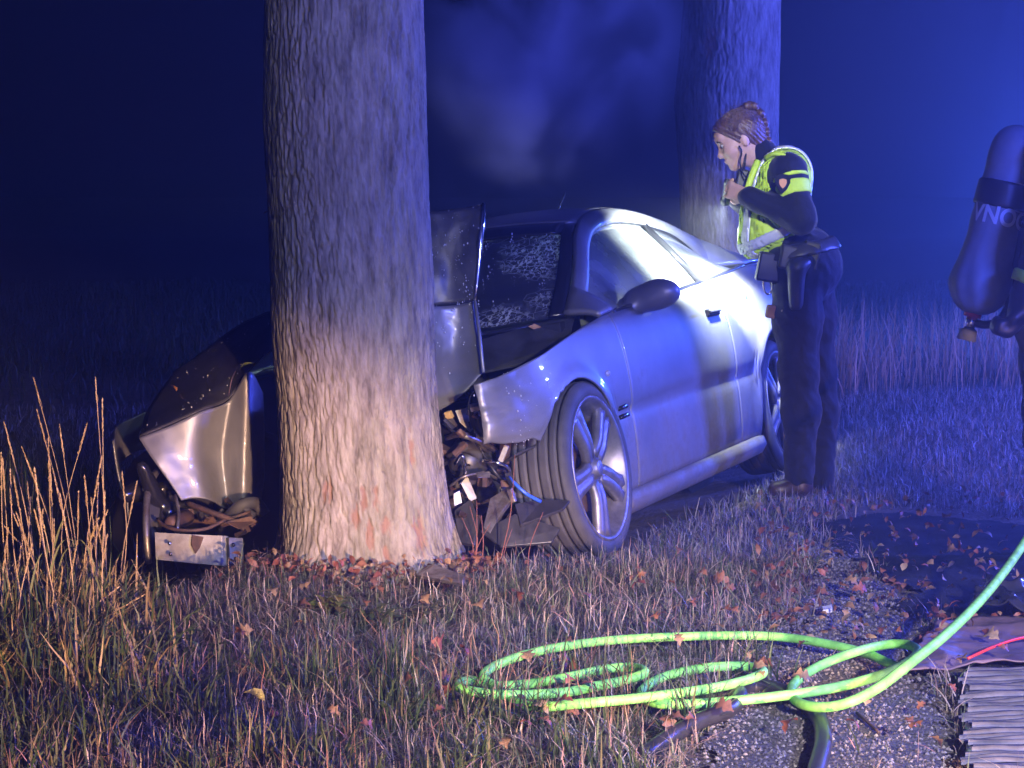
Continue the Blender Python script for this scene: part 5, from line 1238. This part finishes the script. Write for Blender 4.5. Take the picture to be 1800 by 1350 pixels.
# seed-head grass at the left edge: each stem a part with its head
sg = thing('seed_grass', G(90, 1180), 'tall straw-coloured grass with seed heads at the left edge', 'grass clump'); so_ = np.array(sg.location)
stems = [(75, 1240, 8, 745, 5.0), (95, 1250, 40, 790, 5.05), (110, 1230, 85, 775, 5.1), (120, 1240, 152, 748, 5.1), (60, 1250, 18, 830, 4.9), (80, 1260, 48, 850, 4.95), (100, 1260, 66, 880, 5.0), (40, 1250, 2, 800, 4.9), (130, 1240, 138, 868, 5.1),
         (140, 1230, 95, 835, 5.2), (110, 1240, 188, 900, 5.0), (120, 1260, 172, 915, 5.05), (100, 1280, 135, 955, 4.9), (90, 1270, 30, 905, 4.9), (60, 1280, 75, 900, 4.85), (150, 1250, 165, 992, 4.9), (130, 1300, 255, 1045, 4.8), (120, 1290, 205, 1035, 4.85),
         (20, 1260, 14, 930, 4.85), (160, 1230, 60, 668, 5.5), (150, 1230, 66, 725, 5.45), (190, 1200, 168, 668, 5.7), (200, 1200, 180, 705, 5.7), (170, 1200, 105, 750, 5.6), (210, 1180, 240, 850, 5.4), (30, 1290, 55, 960, 4.7), (85, 1290, 110, 1000, 4.8)]
rgs = np.random.default_rng(31)
rgq = np.random.default_rng(77)
for _ in range(34):
    tx_, ty_ = rgq.uniform(-10, 215), rgq.uniform(800, 1060); stems.append((tx_ * .6 + rgq.uniform(10, 90), 1250, tx_, ty_, rgq.uniform(4.75, 5.3)))
for (bx, by, tx, ty, Yd) in stems:
    b = G(bx, by); b = np.array([W(bx, by, Yd)[0], Yd, 0]); b[2] = ground_h(b[0], b[1]) - .02; t = W(tx, ty, Yd + rgs.uniform(-.05, .05))
    mid = (b + t) / 2 + np.array([rgs.normal(0, .012) + (b[0] - t[0]) * .12, rgs.normal(0, .01), .02]); P = spline([b, mid, t], 12)
    cc = np.array([(.42, .31, .14), (.36, .26, .11), (.48, .36, .18)][rgs.integers(0, 3)])
    V, Fc = tube_vf(P, np.linspace(.0019, .0011, 12), 5); sm = mesh('stem', V, Fc, M['stem'], sg, col=np.tile(cc, (len(V), 1)), origin=so_)
    A = Acc(); d = P[-1] - P[-3]; d /= np.linalg.norm(d); hl = rgs.uniform(.07, .12)
    for q in np.linspace(0, 1, 30):                       # spikelets
        p0 = P[-1] - d * hl * (1 - q); r0 = rgs.normal(0, 1, 3); r0 -= d * (r0 @ d); r0 /= np.linalg.norm(r0)
        l = .011 + .006 * math.sin(q * math.pi); p1 = p0 + d * l + r0 * .0045 * (1.15 - q); wv_ = np.cross(d, r0) * .0022
        A.add([p0, (p0 + p1) / 2 + wv_, p1, (p0 + p1) / 2 - wv_], [[0, 1, 2, 3]], cc * rgs.uniform(.8, 1.25))
    hd = A.build('seed_head', M['stem'], sm, origin=so_)
    if rgs.random() < .5:
        q = P[rgs.integers(2, 6)]; e = q + np.array([rgs.normal(0, .05), rgs.normal(0, .03), rgs.uniform(.05, .12)]); m_ = (q + e) / 2 + [0, 0, .03]
        Pb = spline([q, m_, e, e + (e - m_) * .5 - [0, 0, .03]], 8); w_ = np.linspace(.004, .0005, 8)[:, None] * np.array([[.7, .7, 0]])
        mesh('leaf_blade', np.stack([Pb - w_, Pb + w_], 1).reshape(-1, 3), gridf(8, 2).copy(), M['stem'], sg, col=np.tile(np.array([(.16, .18, .05)]), (16, 1)), origin=so_)
# reddish shoots at the foot of the trunk
sh = thing('red_shoots', G(835, 985), 'thin red shoots growing between the trunk and the wheel', 'shoots'); so_ = np.array(sh.location)
for (bx, by, tx, ty) in ((822, 985, 826, 890), (832, 985, 838, 880), (840, 990, 846, 905), (850, 985, 862, 920), (815, 985, 812, 910), (868, 990, 905, 800), (930, 985, 955, 900), (905, 985, 900, 930)):
    b = W(bx, by, 5.85); b[2] = ground_h(b[0], b[1]) - .02; t = W(tx, ty, 5.85); P = spline([b, (b + t) / 2 + [rgs.normal(0, .03), 0, 0], t], 8)
    V, Fc = tube_vf(P, np.linspace(.0022, .0010, 8), 5); mesh('shoot', V, Fc, M['stem'], sh, col=np.tile(np.array([(.20, .07, .045)]), (len(V), 1)), origin=so_)

# nettles at the foot of the trunk, left
def herb(px, py, n, hgt, seed, pal, label):
    b = G(px, py); t_ = thing('herb', b, label, 'plant', 'low plants at the foot of the trunk'); rg = np.random.default_rng(seed)
    for k in range(n):
        a = rg.random() * 6.28; h_ = hgt * rg.uniform(.5, 1); top = np.array([math.cos(a) * .07 * rg.random(), math.sin(a) * .05 * rg.random(), h_]); r0 = np.array([rg.normal(0, .04), rg.normal(0, .03), -.01])
        P = spline([r0, r0 + top * .55 + [0, 0, .01], r0 + top], 8); V, Fc = tube_vf(P, .0018, 5)
        s_ = mesh('stem', V, Fc, M['stem'], t_, col=np.tile(np.array([(.10, .10, .035)]), (len(V), 1)))
        for i in range(2, 8):
            for q in (0, math.pi):
                V, Fc = leaf_vf(.035 * rg.uniform(.7, 1.3), .010 * rg.uniform(.8, 1.3), .1, 4, .15, i); V = place(V, P[i], rg.normal(-.2, .3), 0, q + i * 1.57 + rg.normal(0, .3))
                mesh('leaf', V, Fc, M['leaf'], s_, col=np.tile(np.array(pal[rg.integers(0, len(pal))]) * rg.uniform(.7, 1.2), (len(V), 1)))
HP = [(.12, .16, .03), (.16, .18, .04), (.08, .12, .03), (.20, .15, .05)]
herb(345, 1125, 7, .14, 1, HP, 'yellow-green leafy plant left of the trunk, nearest the dark ditch'); herb(400, 1085, 6, .12, 2, HP, 'leafy plant just left of the trunk foot'); herb(585, 1085, 6, .10, 3, HP, 'leafy plant below the middle of the trunk')
herb(660, 1110, 6, .09, 4, [(.06, .09, .03), (.09, .11, .04)], 'dark green plant right of the leafy one below the trunk'); herb(300, 1180, 6, .13, 5, [(.05, .09, .03), (.07, .10, .03)], 'dark plant beside the seed grass'); herb(760, 1105, 6, .08, 6, [(.10, .11, .05), (.13, .12, .06)], 'grey-green low plant between trunk and hose')

# ------------------------------------------------------------------ fallen leaves, pebbles, scraps
LP = [(.24, .10, .05), (.20, .085, .055), (.28, .17, .09), (.16, .075, .05), (.32, .22, .13), (.23, .075, .05)]
rgl = np.random.default_rng(17); protos = []
for k in range(6):
    V, Fc = leaf_vf(.075, .022, .55, 12, .5, k); V[:, 1] -= .037
    me = mesh('fallen_leaf', V, Fc, M['leaf'], None, col=np.tile(np.array(LP[k]), (len(V), 1))); protos.append(me.data); bpy.data.objects.remove(me)
spots = []
for k in range(600):
    px, py = rgl.uniform(420, 1780), rgl.uniform(900, 1345)
    if px < 800 and py < 1020: continue
    p = G(px, py, .02)
    if p[1] > 7.5: continue
    spots.append((p, px, py))
    if len(spots) >= 150: break
for i, (p, px, py) in enumerate(spots):
    o = bpy.data.objects.new('fallen_leaf', protos[i % 6]); COL.objects.link(o); p[2] += .022 + .03 * rgl.random(); o.location = p
    o.rotation_euler = (rgl.normal(0, .5), rgl.normal(0, .5), rgl.random() * 6.28); s = rgl.uniform(.3, .75); o.scale = (s, s, s)
    tag(o, 'small red-brown fallen leaf lying in the verge grass', 'leaf', 'fallen leaves on the verge')
A = Acc()
for k in range(900):                                      # leaf crumbs round the trunk and along the path edge
    if k < 420: a = rgl.uniform(math.pi * .95, math.pi * 2.05); r = .29 + abs(rgl.normal(0, .10)); x, y = TB[0] + r * math.cos(a), TB[1] + r * math.sin(a)
    else: q = G(rgl.uniform(1330, 1790), rgl.uniform(880, 1150)); x, y = q[0], q[1]
    V, Fc = leaf_vf(rgl.uniform(.015, .045), rgl.uniform(.005, .012), .4, 3, .2, k); A.add(place(V, (x, y, ground_h(x, y) + rgl.uniform(.02, .065)), rgl.normal(0, .7), rgl.normal(0, .6), rgl.random() * 6.28), Fc, np.array(LP[rgl.integers(0, 6)]) * rgl.uniform(.7, 1.3))
setting(A.build('leaf_litter', M['leaf']), 'stuff', 'red-brown leaf crumbs round the trunk and path edge')
p = G(446, 1264, .05); V, Fc = leaf_vf(.062, .020, .4, 8, .08, 1); yl = mesh('fallen_leaf', V - [0, .03, 0], Fc, M['leaf'], None, col=np.tile(np.array([(.72, .66, .22)]), (len(V), 1))); yl.location = p; yl.rotation_euler = (.5, .5, 2.3); tag(yl, 'single pale yellow leaf in the grass below the trunk', 'leaf')
p = W(310, 688, 6.68); V, Fc = leaf_vf(.035, .012, .4, 6, .2, 1); yl = mesh('fallen_leaf', V, Fc, M['leaf'], None, col=np.tile(np.array([(.50, .22, .07)]), (len(V), 1))); yl.location = p; yl.rotation_euler = (.6, .2, 1.2); tag(yl, 'small orange leaf on the dark bonnet left of the trunk', 'leaf')
p = W(420, 652, 6.05); V, Fc = leaf_vf(.055, .013, .3, 6, .05, 1); yl = mesh('green_leaf', V, Fc, M['leaf'], None, col=np.tile(np.array([(.30, .32, .05)]), (len(V), 1))); yl.location = p; yl.rotation_euler = (.5, .3, -1.45); tag(yl, 'olive leaf on a twig at the left side of the trunk', 'leaf')
tube('twig', np.array([W(445, 640, 6.05), W(455, 648, 6.03), W(466, 668, 6.0)]) - p, .002, M['rust'], yl, seg=5)
p = W(463, 377, 6.0); V, Fc = leaf_vf(.022, .006, .3, 5, .1, 1); yl = mesh('dry_leaf', V, Fc, M['leaf'], None, col=np.tile(np.array([(.50, .32, .14)]), (len(V), 1))); yl.location = p; yl.rotation_euler = (.4, .2, -1.2); tag(yl, 'tiny dry leaf stuck to the trunk high on its left edge', 'leaf')
A = Acc(); ico = np.array([[0, 0, 1], [1, 0, 0], [0, 1, 0], [-1, 0, 0], [0, -1, 0], [0, 0, -1]], float); fc = [[0, 1, 2], [0, 2, 3], [0, 3, 4], [0, 4, 1], [5, 2, 1], [5, 3, 2], [5, 4, 3], [5, 1, 4]]
PP = np.array(PATH); n = 0
while n < 6500:
    x, y = rgl.uniform(PP[:, 0].min(), PP[:, 0].max()), rgl.uniform(PP[:, 1].min(), PP[:, 1].max())
    if not inpoly(np.array([x]), np.array([y]), PATH)[0]: continue
    n += 1; r = rgl.uniform(.002, .0052); A.add(ico * r * rgl.uniform(.7, 1.3, 3) + [x, y, ground_h(x, y) + .013], fc, np.array([(.14, .125, .13), (.09, .08, .08), (.06, .055, .055), (.20, .185, .18)][rgl.integers(0, 4)]))
setting(A.build('pebbles', M['stone'], smooth=False), 'stuff', 'small pale pebbles of the gravel path')
def scrap(name, pts, up, m, label, th=.012):
    V = np.array([G(x, y, up + z) for x, y, z in pts]); o = V.mean(0); return tag(mesh(name, V, [list(range(len(V)))], M[m], None, smooth=False, solid=th, bevel=.003, origin=o), label, 'debris')
scrap('broken_trim_strip', ((668, 1012, .03), (700, 1008, .05), (770, 1040, .04), (820, 1052, .03), (815, 1062, .02), (740, 1052, .03)), .03, 'steel', 'grey strip of broken car trim lying against the trunk foot')
scrap('lamp_shard', ((860, 952, .06), (874, 948, .07), (886, 982, .02), (874, 988, .02)), .02, 'white', 'white shard of plastic in the grass under the front wheel')
scrap('broken_clip', ((776, 938, .10), (795, 930, .12), (803, 934, .12), (784, 944, .10)), .02, 'plastic', 'small black clip stuck at the right foot of the trunk')
scrap('stone_chip', ((1443, 1092, .02), (1462, 1090, .025), (1463, 1096, .02), (1446, 1098, .02)), .01, 'white', 'white chip lying on the gravel path')
tag(tube('twig', spline([G(1506, 1268, .02), G(1525, 1285, .02), G(1545, 1303, .02)], 8), .004, M['rust'], None, seg=6, origin=G(1525, 1285)), 'short dark twig on the gravel below the hose', 'twig')

# ------------------------------------------------------------------ smoke and haze
def volume_mat(name, color, density, aniso=.2, noise=None):
    m = bpy.data.materials.new(name); m.use_nodes = True; nt = m.node_tree; N = nt.nodes; L = nt.links; N.remove(N['Principled BSDF'])
    v = N.new('ShaderNodeVolumePrincipled'); v.inputs['Color'].default_value = (*color, 1); v.inputs['Density'].default_value = density; v.inputs['Anisotropy'].default_value = aniso
    L.new(v.outputs[0], N['Material Output'].inputs['Volume'])
    if noise:
        tc = N.new('ShaderNodeTexCoord'); nz = N.new('ShaderNodeTexNoise'); nz.inputs['Scale'].default_value = noise[0]; nz.inputs['Detail'].default_value = 4; nz.inputs['Roughness'].default_value = .5; nz.inputs['Distortion'].default_value = .5
        L.new(tc.outputs['Object'], nz.inputs['Vector'])
        mr = N.new('ShaderNodeMapRange'); mr.inputs[1].default_value = noise[1]; mr.inputs[2].default_value = noise[2]; mr.inputs[4].default_value = density; L.new(nz.outputs['Fac'], mr.inputs[0])
        ln = N.new('ShaderNodeVectorMath'); ln.operation = 'LENGTH'; dv = N.new('ShaderNodeVectorMath'); dv.operation = 'DIVIDE'; dv.inputs[1].default_value = noise[3]; L.new(tc.outputs['Object'], dv.inputs[0]); L.new(dv.outputs[0], ln.inputs[0])
        fo = N.new('ShaderNodeMapRange'); fo.inputs[1].default_value = .05; fo.inputs[2].default_value = .98; fo.inputs[3].default_value = 1; fo.inputs[4].default_value = 0; L.new(ln.outputs['Value'], fo.inputs[0])
        mu = N.new('ShaderNodeMath'); mu.operation = 'MULTIPLY'; L.new(mr.outputs[0], mu.inputs[0]); L.new(fo.outputs[0], mu.inputs[1]); L.new(mu.outputs[0], v.inputs['Density'])
    return m
def ell_mesh(name, c, r, m):
    bm = bmesh.new(); bmesh.ops.create_icosphere(bm, subdivisions=3, radius=1.0)
    for v in bm.verts: v.co = Vector([v.co[i] * r[i] for i in range(3)])
    me = bpy.data.meshes.new(name); bm.to_mesh(me); bm.free(); me.materials.append(m); o = bpy.data.objects.new(name, me); COL.objects.link(o); o.location = c; return o
sr = (.80, .5, .80)
setting(ell_mesh('smoke', W(950, 70, 9.6), sr, volume_mat('smoke', (.95, .88, .88), 5.5, .1, (2.2, .45, .72, sr))), 'stuff', 'drifting smoke above the windscreen')
V, Fc = box_vf((60, 70, 12)); V += np.array([0, 22, 4.5])
setting(mesh('haze', V, Fc, volume_mat('haze', (.85, .88, 1.0), .013, .62), smooth=False), 'stuff', 'thin night haze')
